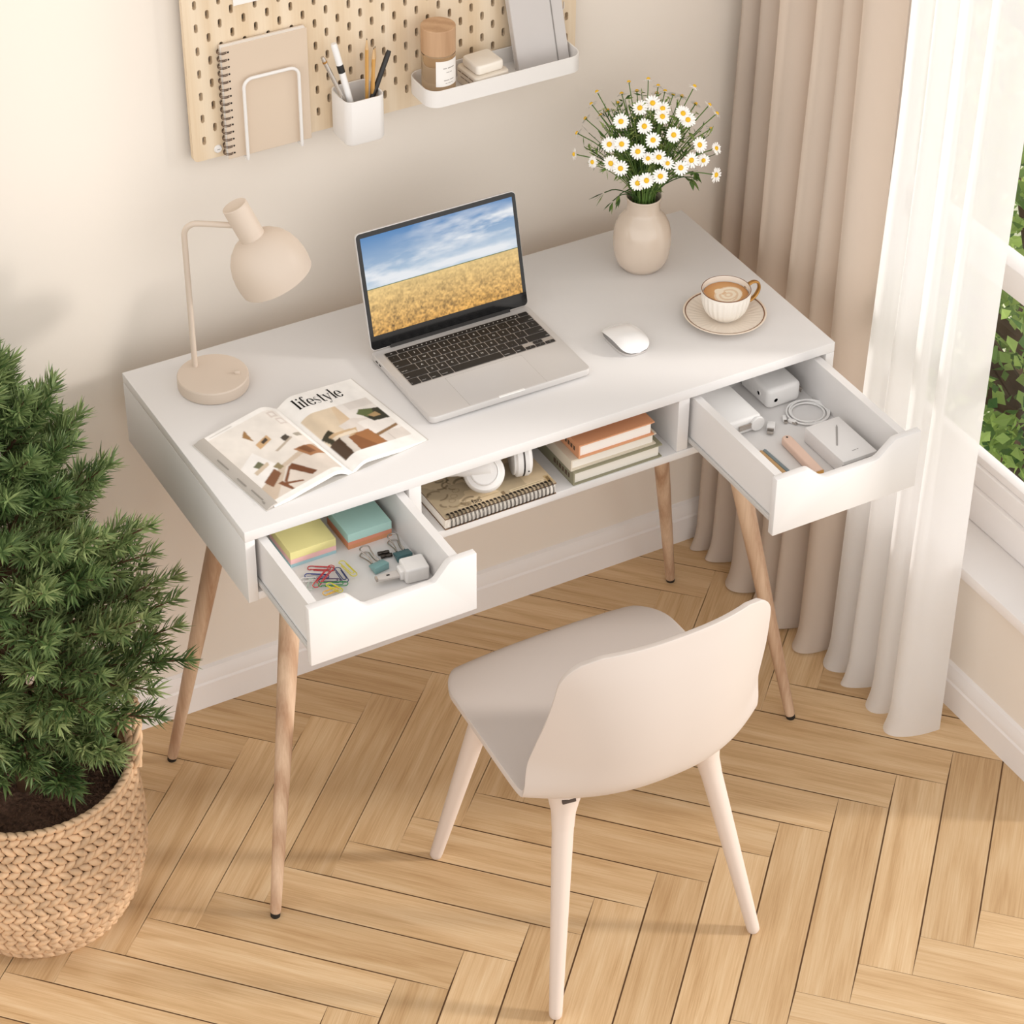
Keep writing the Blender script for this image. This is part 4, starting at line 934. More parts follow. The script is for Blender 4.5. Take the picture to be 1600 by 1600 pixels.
# ================================================================ PEGBOARD
PX0, PX1, PZ0, PZ1, PYF, PYB = -.337, .3168, 1.0699, 1.52, .500, .509
peg = thing('pegboard', 'light birch pegboard with staggered slots on the wall above the desk', 'pegboard', (0, .505, PZ0))
def pegboard():
    c = .01872; p = .0366; hw_, hh = .0030, .0071; b = G(); ns = 8
    xs = []; k = 0
    while PX0+.019-c/2+k*c < PX1-.012: xs.append(PX0+.019+k*c); k += 1
    xs = xs[:-1] if xs[-1]+c/2 > PX1-.002 else xs
    cap = [(hw_*math.cos(a), (hh-hw_)+hw_*math.sin(a)) for a in np.linspace(0, PI, ns+1)]+[(hw_*math.cos(a), -(hh-hw_)+hw_*math.sin(a)) for a in np.linspace(PI, 2*PI, ns+1)]
    def sheet(x0, x1, z0, z1):
        b.add([(x0, PYF, z0), (x1, PYF, z0), (x1, PYF, z1), (x0, PYF, z1)], [(0, 1, 2, 3)])
    z_lo, z_hi = PZ0+.0 , PZ1
    for i, x in enumerate(xs):
        zc = 1.1025 if i % 2 == 0 else 1.1208
        if i in (1, len(xs)-2): zc = 1.1208
        first = zc-p/2; z = zc
        sheet(x-c/2, x+c/2, PZ0, first)
        while z+p/2 < PZ1-.012:
            vs = [(x+a, PYF, z+d) for a, d in cap]; m = len(vs); out = []
            for a, d in cap:                       # push each hole vertex out to the cell boundary
                s_ = min((c/2)/abs(a) if abs(a) > 1e-9 else 1e9, (p/2)/abs(d) if abs(d) > 1e-9 else 1e9); out.append([a*s_, d*s_])
            cor = [(c/2, p/2), (-c/2, p/2), (-c/2, -p/2), (c/2, -p/2)]
            for cx_, cz_ in cor:
                bi = min(range(m), key=lambda q: (out[q][0]-cx_)**2+(out[q][1]-cz_)**2); out[bi] = [cx_, cz_]
            vs += [(x+a, PYF, z+d) for a, d in out]; vs += [(x+a, PYB, z+d) for a, d in cap]
            fs = [(q, (q+1) % m, m+(q+1) % m, m+q) for q in range(m)]+[(q, 2*m+q, 2*m+(q+1) % m, (q+1) % m) for q in range(m)]
            b.add(vs, fs); z += p
        sheet(x-c/2, x+c/2, z-p/2, PZ1)
    xl, xr = xs[0]-c/2, xs[-1]+c/2
    r_ = .008
    # left and right margins with rounded lower corners
    o = [(xl, PZ0), (xl, PZ1), (PX0, PZ1), (PX0, PZ0+r_)]+[(PX0+r_-r_*math.cos(a), PZ0+r_-r_*math.sin(a)) for a in np.linspace(0, PI/2, 6)[1:]]
    b.add([(x, PYF, z) for x, z in o], [tuple(range(len(o)))])
    o2 = [(xr, PZ0), (PX1-r_, PZ0)]+[(PX1-r_+r_*math.sin(a), PZ0+r_-r_*math.cos(a)) for a in np.linspace(0, PI/2, 6)[1:]]+[(PX1, PZ1), (xr, PZ1)]
    b.add([(x, PYF, z) for x, z in o2], [tuple(range(len(o2)))])
    rim = [(PX0, PZ1)]+[q for q in o[3:]]+[q for q in o2[1:-1]]
    n_ = len(rim); b.add([(x, PYF, z) for x, z in rim]+[(x, PYB, z) for x, z in rim], [(q, q+1, n_+q+1, n_+q) for q in range(n_-1)]+[(n_-1, 0, n_, 2*n_-1)])
    return b
pm = wood('birch_ply', 'E8D6BC', 'DBC3A2', 2, .8, .6)
pegboard().obj('board', pm, peg, 0, recalc=False)
bd = peg.children[0]
for x in (PX0+.03, PX1-.03):
    for z in (1.16, 1.47): G().lathe([(0, 0), (.008, 0), (.008, .013), (0, .013)], 16, frame((x, .522, z), (0, -1, 0))).obj('wall_spacer', pm, peg, 40)
sm_ = G().lathe([(0, 0), (.0062, 0), (.0066, .0012), (.0052, .0032), (.002, .0036), (0, .003)], 24, frame((-.2975, .4999, 1.0842), (0, -1, 0))).obj('screw', WMATTE, peg, 40)
G().box(-.0025, .0025, -.0005, .0005, .0028, .0038, frame((-.2975, .4999, 1.0842), (0, -1, 0))).obj('screw_slot', mat('slot_grey', '8E8B88', .5), sm_, 0)
# print pinned at the top edge
t = thing('art_print', 'white card with an ink sketch at the top edge of the pegboard', 'print', (-.228, .499, 1.309))
G().box(-.2585, -.175, .4975, .4995, 1.3085, 1.43).obj('card', PAPER, t, 0)
g = G(); r = np.random.default_rng(2)
for k in range(22):
    x = r.uniform(-.252, -.185); z = r.uniform(1.313, 1.40); g.tube([(x, .4972, z), (x+r.uniform(-.006, .010), .4972, z+.006), (x+r.uniform(-.01, .02), .4972, z+r.uniform(.004, .012))], .0005, 4)
g.obj('sketch', INK, t, 0)
# spiral notebook in a wire holder
t = thing('spiral_notebook', 'beige wire-bound notebook standing in the white holder on the pegboard', 'notebook', (-.218, .49, 1.07))
KR = mat('beige_kraft_cover', 'D6C3AE', .75, bump=(1200, .08, .0003)); nx0, nx1, nz0, nz1 = -.2865, -.1500, 1.0695, 1.2535
G().box(nx0+.001, nx1-.001, .4875, .4965, nz0+.001, nz1-.001).obj('page_block', PAPER, t, 20)
G().box(nx0, nx1, .4860, .4874, nz0, nz1).obj('front_cover', KR, t, 20, (.0005, 1))
G().box(nx0, nx1, .4966, .4980, nz0, nz1).obj('back_cover', KR, t, 20, (.0005, 1))
g = G(); gh = G()
for k in range(15):
    z = nz0+.008+k*(nz1-nz0-.018)/14
    for dz in (0, .0022): g.tube([(nx0+.0028+.0078*math.cos(a), .4920+.0078*math.sin(a)*.95, z+dz) for a in np.linspace(0, 2*PI, 17)[:-1]], .0006, 5, closed=True)
    gh.lathe([(0, 0), (.0015, 0), (.0015, .0003)], 12, frame((nx0+.0098, .4859, z+.0011), (0, -1, 0)))
g.obj('wire_binding', mat('bronze_wire', '6B564A', .35, .9), t, 60); gh.obj('punched_holes', mat('hole_dark', '241C16', .9), t, 0)
t = thing('wire_holder', 'white bent-wire letter holder on the pegboard in front of the beige notebook', 'wire holder', (-.214, .48, 1.07))
def wpath(y): return [(-.2583, y, 1.0705), (-.2583, y, 1.184)]+[(-.2583+.014-.014*math.cos(a), y, 1.184+.014*math.sin(a)) for a in np.linspace(0, PI/2, 7)[1:]]+[(-.1695-.014+.014*math.sin(a), y, 1.184+.014*math.cos(a)) for a in np.linspace(0, PI/2, 7)]+[(-.1695, y, 1.0705)]
G().tube(wpath(.4790), .0026, 12).obj('wire_loop', WMATTE, t, 60)
for x in (-.2583, -.1695):
    G().tube([(x, .4790, 1.0715), (x, .4790, 1.0665), (x, .4830, 1.0660), (x, .4990, 1.0665)], .0026, 10).obj('support_bar', WMATTE, t, 60)
# pen cup
t = thing('pen_cup', 'square white cup holding pens on the pegboard', 'pen cup', (-.08, .465, 1.065))
cx0, cx1, cy0, cy1, cz0, cz1 = -.1135, -.0470, .4375, .4985, 1.0660, 1.1400
g = G(); A = rrect(cx0, cx1, cy0, cy1, .013, 8); A0 = rrect(cx0+.002, cx1-.002, cy0+.002, cy1-.002, .012, 8); B = rrect(cx0+.0024, cx1-.0024, cy0+.0024, cy1-.0024, .011, 8); n_ = len(A)
rings = [[(x, y, cz0) for x, y in A0], [(x, y, cz0+.003) for x, y in A], [(x, y, cz1-.0006) for x, y in A], [(x*.985+(cx0+cx1)/2*.015, y*.985+(cy0+cy1)/2*.015, cz1) for x, y in A], [(x, y, cz1-.0005) for x, y in B], [(x, y, cz0+.003) for x, y in B]]
vs = [p for R_ in rings for p in R_]; fs = [tuple(range(n_))[::-1], tuple(range(5*n_, 6*n_))]
for j in range(5): fs += [(j*n_+k, j*n_+(k+1) % n_, (j+1)*n_+(k+1) % n_, (j+1)*n_+k) for k in range(n_)]
g.add(vs, fs).obj('cup_wall', WMATTE, t, 40)
def pen(name, label, a, b, prof, m, cat='pen', parts=()):
    a = Vector(a); b = Vector(b); M = frame(a, b-a, (1, 0, 0)); Ln = (b-a).length
    t = thing(name, label, cat, tuple(a), 'pens and pencils in the pen cup')
    G().lathe([(r_, z_*Ln) for r_, z_ in prof], 16, M).obj('barrel', m, t, 40)
    for nm, z0, z1, rr_, mm in parts: G().lathe([(0, z0*Ln), (rr_, z0*Ln), (rr_, z1*Ln), (0, z1*Ln)], 16, M).obj(nm, mm, t, 40)
pp = [(0, 0), (.0022, 0), (.0036, .1), (.0040, .5), (.0040, .96), (.0034, 1), (0, 1)]
LABK = mat('black_label', '1A1817', .5)
pen('pen', 'slim silver pen leaning out at the left of the pen cup', (-.0820, .452, 1.0700), (-.1345, .470, 1.2085), [(r_*.85, z_) for r_, z_ in pp], mat('silver_pen', 'C8C2BB', .25, .8), parts=(('clip_ring', .93, .95, .0038, GOLD),))
pen('marker_pen', 'thick white marker with a black band in the pen cup', (-.0860, .450, 1.0700), (-.1125, .476, 1.2225), [(0, 0), (.003, 0), (.0046, .06), (.0052, .5), (.0052, .97), (.0044, 1), (0, 1)], WPLAST, parts=(('label_band', .70, .78, .00535, LABK),))
PCW = mat('golden_pencil', 'C9974F', .4)
def pencil(label, a, b):
    a = Vector(a); b = Vector(b); M = frame(a, b-a, (1, 0, 0)); Ln = (b-a).length
    t = thing('pencil', label, 'pencil', tuple(a), 'pens and pencils in the pen cup')
    G().lathe([(0, 0), (.0030, 0), (.0030, Ln-.018)], 6, M).obj('barrel', PCW, t, 20)
    tp = G().lathe([(.0030, Ln-.018), (.0008, Ln-.003)], 12, M).obj('sharpened_wood', mat('cedar', 'D2AE80', .7) if 'cedar' not in bpy.data.materials else bpy.data.materials['cedar'], t, 40)
    G().lathe([(.0009, Ln-.0035), (0, Ln)], 10, M).obj('lead', INK, tp, 40)
pencil('tallest of the three golden pencils in the pen cup', (-.072, .456, 1.0700), (-.0560, .480, 1.2165))
pencil('middle one of the three golden pencils in the pen cup', (-.066, .450, 1.0700), (-.0480, .474, 1.2020))
pencil('golden pencil nearest the black pen in the pen cup', (-.064, .466, 1.0700), (-.0405, .484, 1.1980))
pen('pen', 'black pen leaning out at the right of the pen cup', (-.0920, .448, 1.0700), (-.0225, .474, 1.1900), pp, mat('black_pen', '24211F', .4), parts=(('clip_ring', .55, .57, .0043, DARKST),))
# tray shelf
t = thing('pegboard_tray', 'long white metal tray shelf hooked to the pegboard', 'tray', (.15, .46, 1.1))
tx0, tx1, ty0, ty1, tz0, tz1 = .017, .2860, .4200, .4980, 1.1030, 1.1320
g = G(); A = rrect(tx0, tx1, ty0, ty1, .022, 10); B = rrect(tx0+.0022, tx1-.0022, ty0+.0022, ty1-.0022, .020, 10); n_ = len(A)
rings = [[(x, y, tz0) for x, y in B], [(x, y, tz0+.0012) for x, y in A], [(x, y, tz1-.0006) for x, y in A], [(x+(b_[0]-x)*.5, y+(b_[1]-y)*.5, tz1) for (x, y), b_ in zip(A, B)], [(x, y, tz1-.0005) for x, y in B], [(x, y, tz0+.0022) for x, y in B]]
vs = [p for R_ in rings for p in R_]; fs = [tuple(range(n_))[::-1], tuple(range(5*n_, 6*n_))]
for j in range(5): fs += [(j*n_+k, j*n_+(k+1) % n_, (j+1)*n_+(k+1) % n_, (j+1)*n_+k) for k in range(n_)]
g.add(vs, fs).obj('tray_body', WMATTE, t, 40)
for x, z in ((.2918, 1.178), (.2918, 1.2145), (.0, 0)):
    if z: G().tube([(x-.0022, .4985, z+.006), (x-.0022, .4985, z-.004), (x-.001, .4985, z-.006), (x+.001, .4985, z-.006), (x+.0022, .4985, z-.004), (x+.0022, .4985, z+.006)], .0008, 8).obj('hook', WMATTE, t, 60)
TZ = tz0+.0024
t = thing('toner_bottle', 'clear amber bottle with wooden cap standing in the pegboard tray', 'bottle', (.050, .454, TZ))
n = NT('amber_glass'); gl = n.b; gl.inputs['Base Color'].default_value = lin('EBD3B4'); gl.inputs['Roughness'].default_value = .03; gl.inputs['Transmission Weight'].default_value = .92; gl.inputs['IOR'].default_value = 1.25
AMB = n.m; R_ = .0262
G().lathe([(0, 0), (R_-.003, 0), (R_, .003), (R_, .0755), (R_-.002, .0775), (0, .0775)], 48, c=(.050, .454, TZ)).obj('glass_body', AMB, t, 40)
G().lathe([(0, .0776), (R_+.0002, .0776), (R_+.0004, .0785), (R_+.0004, .1178), (R_-.0006, .1188), (0, .1188)], 48, c=(.050, .454, TZ)).obj('cap', wood('walnut_cap', 'C7A27F', 'B08A67', 2, 1.2), t, 28)
g = G(); a0, a1 = math.radians(-126), math.radians(-40)
g.grid(lambda u_, v_: (.050+(R_+.0003)*math.cos(a0+(a1-a0)*u_), .454+(R_+.0003)*math.sin(a0+(a1-a0)*u_), TZ+.028+.042*v_), 24, 2)
lb = g.obj('label', PAPER, t, 60)
def on_cyl(vs, a, r_, z): return [(.050+r_*math.cos(a+x/r_), .454+r_*math.sin(a+x/r_), z+y) for x, y, q in vs]
g = G()
for txt, z, sz in (((1.2, 2.6), .058, .0048), ((1.6, 1.0), .051, .0034), ((2.2, 1.8), .038, .0042), ((1.0, 1.4, .8), .033, .0034)):
    vs, fs = dash_geo(txt, sz); g.add(on_cyl(vs, math.radians(-80), R_+.0005, TZ+z), fs)
g.obj('label_print', mat('grey_print_ink', 'A39C96', .6), lb, 0)
t = thing('cream_jar', 'small square cream jar with white lid in the pegboard tray', 'jar', (.1275, .456, TZ))
M = T(.1275, .456, TZ) @ RZ(math.radians(4))
jb = G().prism(rrect(-.031, .031, -.030, .030, .008, 6), .0, .0280, M).obj('jar_body', mat('cream_glass', 'E2D7C8', .2, coat=.5), t, 30, (.003, 3))
G().prism(rrect(-.0245, .0245, -.0235, .0235, .007, 6), .0281, .0440, M).obj('lid', mat('ivory_lid', 'EFE7DB', .35), t, 30, (.004, 3))
g = G()
for txt, z, sz in (((1.3, 2.9, 2.0), .0215, .0062), ((2.0, 1.4, 1.6), .0140, .0050)):
    vs, fs = dash_geo(txt, sz); g.add(vs, fs, M @ Matrix(((1, 0, 0, 0), (0, 0, 1, -.0303), (0, 1, 0, z), (0, 0, 0, 1))))
    g.add(vs, fs, M @ Matrix(((0, 0, 1, -.0313), (-1, 0, 0, 0), (0, 1, 0, z), (0, 0, 0, 1))))
g.obj('jar_lettering', mat('brown_print', '8B7A68', .6), jb, 0)
# leaning grey journal
t = thing('journal', 'tall grey journal with elastic band leaning in the pegboard tray', 'journal', (.235, .47, TZ))
GREYC = mat('pale_grey_cloth', 'CBC6C3', .7, bump=(1500, .1, .0003))
M = T(.2365, .4555, TZ+.001) @ Matrix.Rotation(math.radians(-5), 4, 'Y') @ Matrix.Rotation(math.radians(-8), 4, 'X')
jw = .0445
G().box(-jw, jw, 0, .0018, 0, .205, M).box(-jw, jw, .0122, .014, 0, .205, M).box(-jw, -jw+.0018, .0018, .0122, 0, .205, M).obj('cover', GREYC, t, 30, (.0006, 1))
G().box(-jw+.002, jw-.0015, .002, .012, .001, .203, M).obj('page_block', PAPER, t, 0)
G().box(.0235, .0255, -.0006, .0146, -.0003, .2055, M).obj('elastic_band', mat('grey_elastic', '8E8985', .7), t, 0)

# ================================================================ CHAIR
chair = thing('chair', 'pale beige shell chair with tapered legs drawn up before the desk', 'chair', (-.028, -.2, 0)); CX = -.030
prof = spline([(-.012, .398), (-.030, .4155), (-.09, .4205), (-.17, .4145), (-.25, .405), (-.315, .4005), (-.365, .4085), (-.398, .440), (-.414, .50), (-.420, .57), (-.416, .64), (-.405, .702)], 61)
lens = [0]
for k in range(60): lens.append(lens[-1]+float(np.linalg.norm(prof[k+1]-prof[k])))
TL = lens[-1]
def shell(u_, v_):
    s = v_*TL; k = min(max(0, np.searchsorted(lens, s)-1), 59); f_ = (s-lens[k])/max(1e-9, lens[k+1]-lens[k]); c = prof[k]*(1-f_)+prof[k+1]*f_
    kf = s/TL
    def sm(xs, ys, w_=.06): return float(np.mean(np.interp(kf+np.linspace(-w_, w_, 9), xs, ys)))
    WF = sm([0, .15, .4, .52, .62, .72, .85, 1], [.188, .194, .198, .199, .196, .189, .178, .168], .04); Wd = WF
    rf = .085
    if s < rf: Wd = Wd-rf+rf*math.sqrt(max(0, 1-(1-s/rf)**2))
    rt_ = .050; e = TL-s
    if e < rt_: Wd = Wd-rt_+rt_*math.sqrt(max(0, 1-(1-e/rt_)**2))
    x = -1+2*u_; ax_ = abs(x)*Wd/WF
    wrap = sm([0, .3, .45, .55, .63, .72, .86, 1], [-.010, .0, .014, .052, .092, .088, .062, .034])*ax_**2.4
    lift = sm([0, .25, .45, .55, .65, 1], [-.004, .004, .012, .010, .0, -.006])*ax_**2.2
    dip = sm([0, .2, .45, .6], [0, -.004, -.006, 0])*(1-ax_**2)
    return (CX+x*Wd, c[0]+wrap, c[1]+lift+dip)
so = G().grid(shell, 41, 90).obj('seat_shell', CHAIRM, chair, 80)
md = so.modifiers.new('s', 'SOLIDIFY'); md.thickness = .0105; md.offset = 0; md = so.modifiers.new('b', 'BEVEL'); md.width = .003; md.segments = 3; md.limit_method = 'ANGLE'; md.angle_limit = math.radians(60)
for (x0, y0), (x1, y1) in (((-.2073, -.3904), (-.143, -.292)), ((.1553, -.3866), (.085, -.300)), ((-.2089, 0), (-.146, -.072)), ((.150, 0.0), (.086, -.072))):
    a = Vector((x0, y0, .0)); b = Vector((x1, y1, .392)); M = frame(a, b-a); Ln = (b-a).length
    lg = G().lathe([(0, .0005), (.0075, .0005), (.0098, .004), (.0105, .012), (.0165, Ln*.80), (.0175, Ln*.94), (.0165, Ln)], 24, M).obj('leg', CHAIRL, chair, 50)
    d = Vector((CX-x1, -.19-y1, 0)).normalized(); bb = b-(b-a).normalized()*.02
    G().lathe([(.0169, Ln*.80), (.0185, Ln*.86), (.0235, Ln*.91), (.030, Ln*.96), (.034, Ln*.99)], 24, M).obj('leg_socket', CHAIRL, lg, 60)
    if y0 < -.1:
        cpt = a+(b-a)*.935; od = Vector((-.25, -.95, 0)); od = (od-(b-a).normalized()*od.dot((b-a).normalized())).normalized()
        G().box(-.0105, .0105, -.0035, .0035, .022, .0275, frame(cpt, od, Vector((1, 0, 0)))).obj('socket_slot', mat('dark_gap', '4A3D35', .8) if 'dark_gap' not in bpy.data.materials else bpy.data.materials['dark_gap'], lg, 30, (.001, 2))
g = G()
for sx in (-1, 1): g.tube([(CX+sx*.110, -.288, .378), (CX, -.19, .386), (CX-sx*.110, -.080, .388)], [.011, .013, .011], 12)
g.obj('under_frame', CHAIRL, chair, 60)

# ================================================================ CURTAINS
def curtain(name, label, y_a, y_b, x_base, amp, n_f, m, seed, flare, z1=2.25):
    r_ = np.random.default_rng(seed); nu, nv = n_f*24+1, 44
    w = r_.uniform(.62, 1.38, n_f); edges = np.concatenate([[0], np.cumsum(w)])/w.sum(); am = r_.uniform(.70, 1.25, n_f+1); am2 = r_.uniform(.35, 1.1, n_f+1)
    zs = [0.0, .004, .012, .025, .05, .09, .15]+list(np.linspace(.25, z1, nv-7))
    def fn(u_, v_):
        j = min(int(round(v_*(nv-1))), nv-1); z = zs[j]
        k = min(int(np.searchsorted(edges, u_, 'right')-1), n_f-1); f_ = (u_-edges[k])/(edges[k+1]-edges[k])
        a = am[k]; sn = math.sin(PI*f_); low = max(0, 1-z/1.1); yl = .5-.5*math.cos(PI*f_)
        val = am2[k]*(1-f_)+am2[k+1]*f_
        s = val-(val+a)*sn**.9+.07*sn*math.sin(2*PI*f_+k*2.3+z*.6)
        yy = edges[k]+(edges[k+1]-edges[k])*yl
        foot = .012*max(0, 1-z/.05)**2*sn
        x = x_base+amp*s*(1+.10*math.sin(z*1.3+k))-flare*low*(.25+.75*sn)-foot+.005*math.sin(z*1.7+k*1.3)
        y = y_a+(y_b-y_a)*yy+.010*math.sin(z*1.1+k*2.1)*low*sn-.014*low*(u_-.5)
        return (x, y, z+.0015+.004*abs(math.sin(k*2.7))*sn*max(0, 1-z/.05))
    g = G().grid(fn, nu, nv)
    return tag(g.obj(name, m, None, 80, recalc=False), label, 'curtain')
def cloth(name, hx, trl, transp, tint='FFFFFF'):
    n = NT(name); c = lin(hx); n.b.inputs['Base Color'].default_value = c; n.b.inputs['Roughness'].default_value = .85; n.b.inputs['Specular IOR Level'].default_value = .1
    n.bump(n.noise(n.coords('Object', (1, 1, .6)), 700, 2), .08, .0004)
    t_ = n.add('ShaderNodeBsdfTranslucent'); t_.inputs['Color'].default_value = c; m1 = n.add('ShaderNodeMixShader'); m1.inputs[0].default_value = trl
    n.ln(n.b.outputs['BSDF'], m1.inputs[1]); n.ln(t_.outputs[0], m1.inputs[2]); last = m1
    if transp:
        tp = n.add('ShaderNodeBsdfTransparent'); m2 = n.add('ShaderNodeMixShader'); m2.inputs[0].default_value = transp
        n.ln(m1.outputs[0], m2.inputs[1]); n.ln(tp.outputs[0], m2.inputs[2]); last = m2
    n.ln(last.outputs[0], n.out.inputs['Surface']); return n.m
DRAPE = cloth('beige_drape_cloth', 'D4C5B7', .25, 0); SHEER = cloth('white_sheer_cloth', 'F8F7F6', .5, .11)
curtain('drape_curtain', 'beige pleated drape hanging in the corner behind the desk', 0.497, .126, .648, .036, 6, DRAPE, 3, .02)
curtain('sheer_curtain', 'white sheer curtain hanging in front of the window beside the beige drape', .113, -.141, .674, .028, 4, SHEER, 9, .02)

# ================================================================ PLANT
bcx, bcy = -.800, .215
bk = thing('woven_basket', 'round braided seagrass basket on the floor left of the desk', 'basket', (bcx, bcy, 0))
RAT = mat('seagrass_braid', 'CBAA87', .75, var=(55, .22), bump=(500, .3, .0008)); RATI = mat('basket_inside', '9C7652', .85)
def brad(z): return float(np.interp(z, [0, .02, .06, .12, .18, .24, .30], [.118, .136, .156, .170, .172, .168, .163]))
g = G(); rows = 19
for j in range(rows):
    z = .008+j*(.288-.008)/(rows-1); R_ = brad(z); n_ = int(2*PI*R_/.0165)
    for k in range(n_):
        a = 2*PI*(k+(j % 2)*.5)/n_; sgn = 1 if j % 2 == 0 else -1
        c = Vector((bcx+R_*math.cos(a), bcy+R_*math.sin(a), z)); tg = Vector((-math.sin(a), math.cos(a), 0)); rd = Vector((math.cos(a), math.sin(a), 0))
        d = (tg+Vector((0, 0, .70*sgn))+rd*.10).normalized(); nn = rd-d*rd.dot(d); nn.normalize(); bi = d.cross(nn)
        L = .0135; W_ = .0070; Dp = .0062; vs = []; fs = []; seg = [(-1, .08), (-.6, .72), (0, 1), (.6, .74), (1, .08)]
        for t_, s_ in seg:
            for q in range(6): an = 2*PI*q/6; vs.append(c+d*L*t_+bi*W_*s_*math.cos(an)+nn*Dp*s_*math.sin(an))
        for i in range(4):
            for q in range(6): fs.append((i*6+q, i*6+(q+1) % 6, (i+1)*6+(q+1) % 6, (i+1)*6+q))
        g.add(vs, fs)
g.obj('braided_wall', RAT, bk, 70, recalc=True)
G().lathe([(0, .004), (.115, .004)]+[(brad(z)-.004, z) for z in np.linspace(.006, .295, 14)]+[(brad(z)-.009, z) for z in np.linspace(.295, .02, 12)]+[(0, .014)], 64, c=(bcx, bcy, 0)).obj('inner_wall', RATI, bk, 60)
g = G(); n_ = 74
for k in range(n_):
    a = 2*PI*k/n_; R_ = .163; c = Vector((bcx+R_*math.cos(a), bcy+R_*math.sin(a), .302)); tg = Vector((-math.sin(a), math.cos(a), 0)); rd = Vector((math.cos(a), math.sin(a), 0))
    d = (tg*.9+rd*.45+Vector((0, 0, .35))).normalized(); bi = d.cross(Vector((0, 0, 1))).normalized(); nn = bi.cross(d); vs = []; fs = []
    for t_, s_ in [(-1, .15), (-.5, .85), (0, 1), (.5, .85), (1, .15)]:
        for q in range(7): an = 2*PI*q/7; vs.append(c+d*.0125*t_+bi*.0062*s_*math.cos(an)+nn*.0072*s_*math.sin(an))
    for i in range(4):
        for q in range(7): fs.append((i*7+q, i*7+(q+1) % 7, (i+1)*7+(q+1) % 7, (i+1)*7+q))
    g.add(vs, fs)
g.obj('rim', RAT, bk, 70)
def handle(ang):
    g = G(); ca, sa = math.cos(ang), math.sin(ang); tg = Vector((-sa, ca, 0)); rd = Vector((ca, sa, 0)); base_ = Vector((bcx, bcy, .295))+rd*.166
    path = [base_+tg*(.048*math.cos(t_))+Vector((0, 0, .080*math.sin(t_)))+rd*.010*math.sin(t_) for t_ in np.linspace(0, PI, 40)]
    for ph in (0, 2*PI/3, 4*PI/3):
        pts = []
        for i, p in enumerate(path):
            t_ = (path[min(i+1, 39)]-path[max(i-1, 0)]).normalized(); nn = rd-t_*rd.dot(t_); nn.normalize(); bi = t_.cross(nn); a = ph+i*.55
            pts.append(p+(nn*math.cos(a)+bi*math.sin(a))*.0042)
        g.tube(pts, .0043, 8)
    g.obj('handle', RAT, bk, 60)
handle(math.radians(-14)); handle(math.radians(166))
fir = thing('potted_fir_tree', 'bushy green potted fir tree standing in the woven basket', 'potted tree', (bcx, bcy, .016))
G().lathe([(0, .017), (.108, .017), (.125, .04), (.150, .255), (.152, .272), (.146, .274), (.144, .262), (.118, .05), (0, .05)], 56, c=(bcx, bcy, 0)).obj('nursery_pot', mat('black_pot', '1F1B18', .5), fir, 50)
g = G(); r = np.random.default_rng(3)
g.grid(lambda u_, v_: (bcx+.1445*v_*math.cos(2*PI*u_), bcy+.1445*v_*math.sin(2*PI*u_), .238+.006*math.sin(u_*37)*v_+.012*(1-v_)), 48, 14, wrap=True)
g.obj('soil', mat('dark_soil', '6A4F3F', .95, bump=(160, 1.0, .012), var=(120, .5)), fir, 60)
g = G()
for k in range(900):
    rr_ = .142*math.sqrt(r.random()); a = r.random()*2*PI; s_ = r.uniform(.0015, .0042); c = Vector((bcx+rr_*math.cos(a), bcy+rr_*math.sin(a), .242+.010*(1-rr_/.145)))
    vs = [c+Vector((r.normal(), r.normal(), r.normal())).normalized()*s_ for _ in range(4)]; g.add(vs, [(0, 1, 2), (0, 2, 3), (0, 3, 1), (1, 3, 2)])
sc_o = g.obj('soil_crumbs', mat('brown_crumb', '7A5C48', .95), fir, 0, recalc=False); sc_o['kind'] = 'stuff'
TRK = mat('fir_bark', '5A4029', .9, bump=(120, .6, .004))
trunk = G().tube([(bcx, bcy, .23), (bcx+.004, bcy, .5), (bcx, bcy+.004, .8), (bcx, bcy, 1.03)], [.016, .013, .009, .003], 10); trunk.obj('trunk', TRK, fir, 60)
def env(z): return float(np.interp(z, [.30, .38, .50, .62, .75, .86, .93, 1.0, 1.08], [.235, .255, .258, .242, .215, .165, .125, .070, .01]))
NV = []; NF = []; NC = []; gb = G(); r = np.random.default_rng(17)
cA, cB, cD = L3('637F45'), L3('CDD698'), L3('2C4623')
def needles(p0, p1, n_, ln, bright):
    p0, p1 = np.array(p0), np.array(p1); ax_ = p1-p0; L = np.linalg.norm(ax_); ax_ = ax_/L
    a = np.array([0, 0, 1.]) if abs(ax_[2]) < .9 else np.array([1., 0, 0]); n1 = np.cross(ax_, a); n1 /= np.linalg.norm(n1); n2 = np.cross(ax_, n1)
    for k in range(n_):
        t_ = (k+r.random())/n_; an = k*2.39996+r.normal()*.3; out = n1*math.cos(an)+n2*math.sin(an)
        fwd = .75+.55*t_; d = out+ax_*fwd+np.array([0, 0, .12]); d /= np.linalg.norm(d); l = ln*(.78+.4*r.random())*(1-.35*max(0, t_-.75)/.25)
        b = p0+ax_*L*t_; w_ = np.cross(d, out+r.normal(size=3)*.4); w_ /= np.linalg.norm(w_)+1e-9; w_ *= .0017; u3 = np.cross(d, w_)*.6
        m_ = b+d*l*.55+out*.0008; tip = b+d*l+ax_*l*.10; o = len(NV)
        NV.extend((b-w_*.7, b+w_*.7, m_+w_, m_-w_, m_+u3, tip)); NF.extend(((o, o+1, o+2, o+4), (o, o+4, o+3), (o+3, o+4, o+5), (o+4, o+2, o+5)))
        q = r.random(); c = (cD*(1-q)+cA*q)*(1-bright*.6)+(cA*(1-q)+cB*q)*bright*.6
        NC.extend((c,)*6)
nb = 120; ga = 2.39996
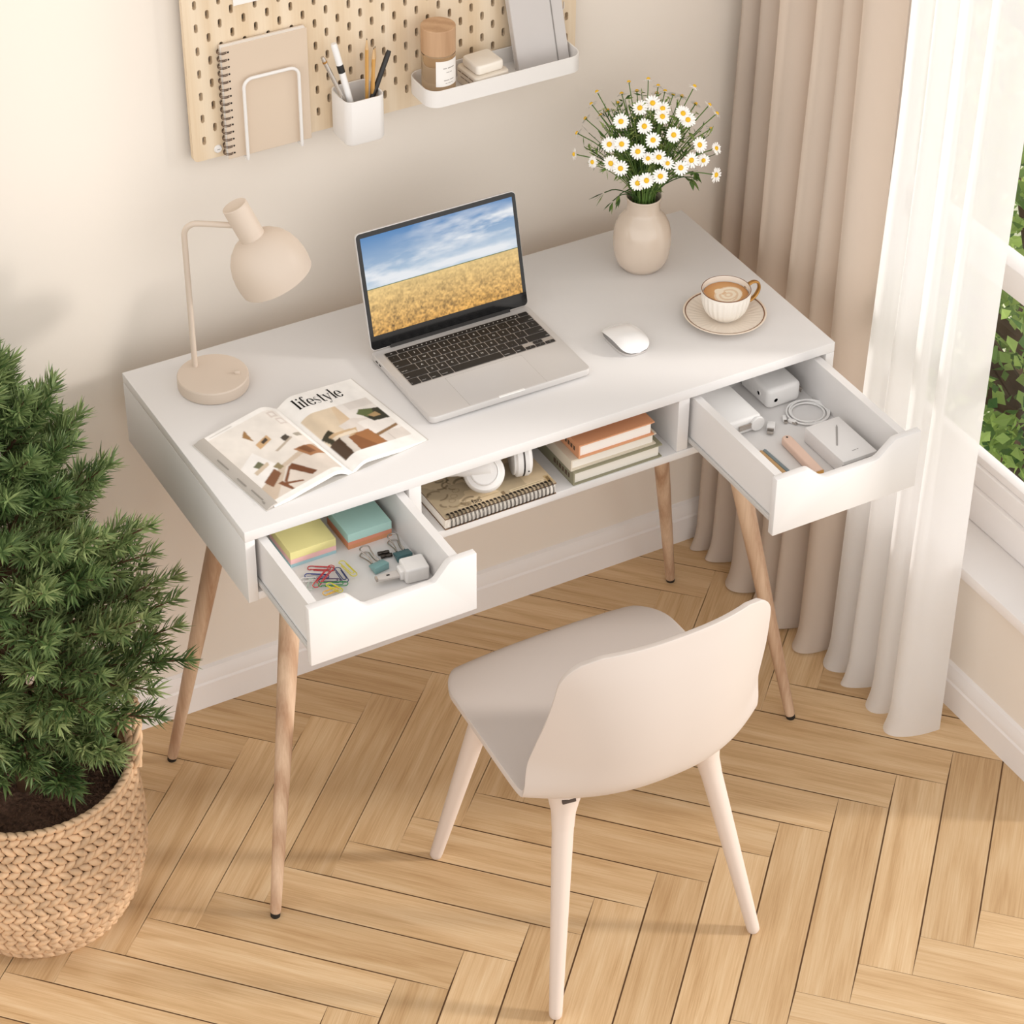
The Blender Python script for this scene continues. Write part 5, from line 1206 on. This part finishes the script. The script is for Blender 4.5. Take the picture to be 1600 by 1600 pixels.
for i in range(nb):
    f_ = (i+.5)/nb; zt = .37+.69*f_**1.05; az = i*ga+r.normal()*.15; R_ = env(zt)*r.uniform(.82, 1.06)
    azd = (math.degrees(az)+180) % 360-180
    if zt < .54 and -125 < azd < -58: R_ *= .62
    if zt < .45 and -60 < azd < 10: R_ *= .70
    pitch_ = np.interp(f_, [0, .3, .7, 1], [-.10, .22, .6, 1.15])+r.normal()*.08
    tip = np.array([bcx+R_*math.cos(az), bcy+R_*math.sin(az), zt]); z0 = max(.27, zt-R_*math.tan(pitch_) if f_ < .97 else zt-.1)
    root = np.array([bcx, bcy, min(z0, 1.0)])
    if i < 16: tip[2] -= .05*r.random(); 
    # skip density on the far left, which the photo crops away
    far = tip[0] < -1.02
    mid = root*.5+tip*.5+np.array([0, 0, -.012 if f_ < .5 else .004])
    pts = spline([root, mid, tip], 12); gb.tube([tuple(p) for p in pts], [.0036*(1-.7*k/11) for k in range(12)], 5)
    br = .15+.95*r.random(); dens = .6 if far else 1
    for k in range(4, 11): needles(pts[k], pts[k+1], int(9*dens), .029, br)
    d = pts[-1]-pts[-3]; d /= np.linalg.norm(d); needles(pts[-1], pts[-1]+d*.014, int(17*dens), .026, br)
    side = np.cross(d, [0, 0, 1.]); side /= np.linalg.norm(side)+1e-9; upv = np.cross(side, d)
    for q, tt in enumerate((3.6, 5.2, 6.6, 7.8, 8.9, 9.8)):
        k = int(tt); b = pts[k]; Ls = (.062-.006*q)*r.uniform(.85, 1.25)*(R_/.25*.5+.5)
        for sgn in (-1, 1):
            if r.random() < .14: continue
            dd = d*.75+side*sgn*.68+upv*r.normal()*.28+np.array([0, 0, .10]); dd /= np.linalg.norm(dd); e = b+dd*Ls
            gb.tube([tuple(b), tuple(e)], [.0016, .0007], 4); needles(b+dd*Ls*.12, e, int(25*dens), .027, br*r.uniform(.8, 1.1))
gb.obj('branches', TRK, fir, 60, recalc=False)
me = bpy.data.meshes.new('needle_foliage'); me.from_pydata([tuple(v) for v in NV], [], NF)
ca = me.color_attributes.new('col', 'FLOAT_COLOR', 'POINT'); ca.data.foreach_set('color', np.concatenate([np.array(NC), np.ones((len(NC), 1))], 1).astype(np.float32).ravel())
link('needle_foliage', me, attr_mat('fir_needle', .42, trans=.25), fir, 0)
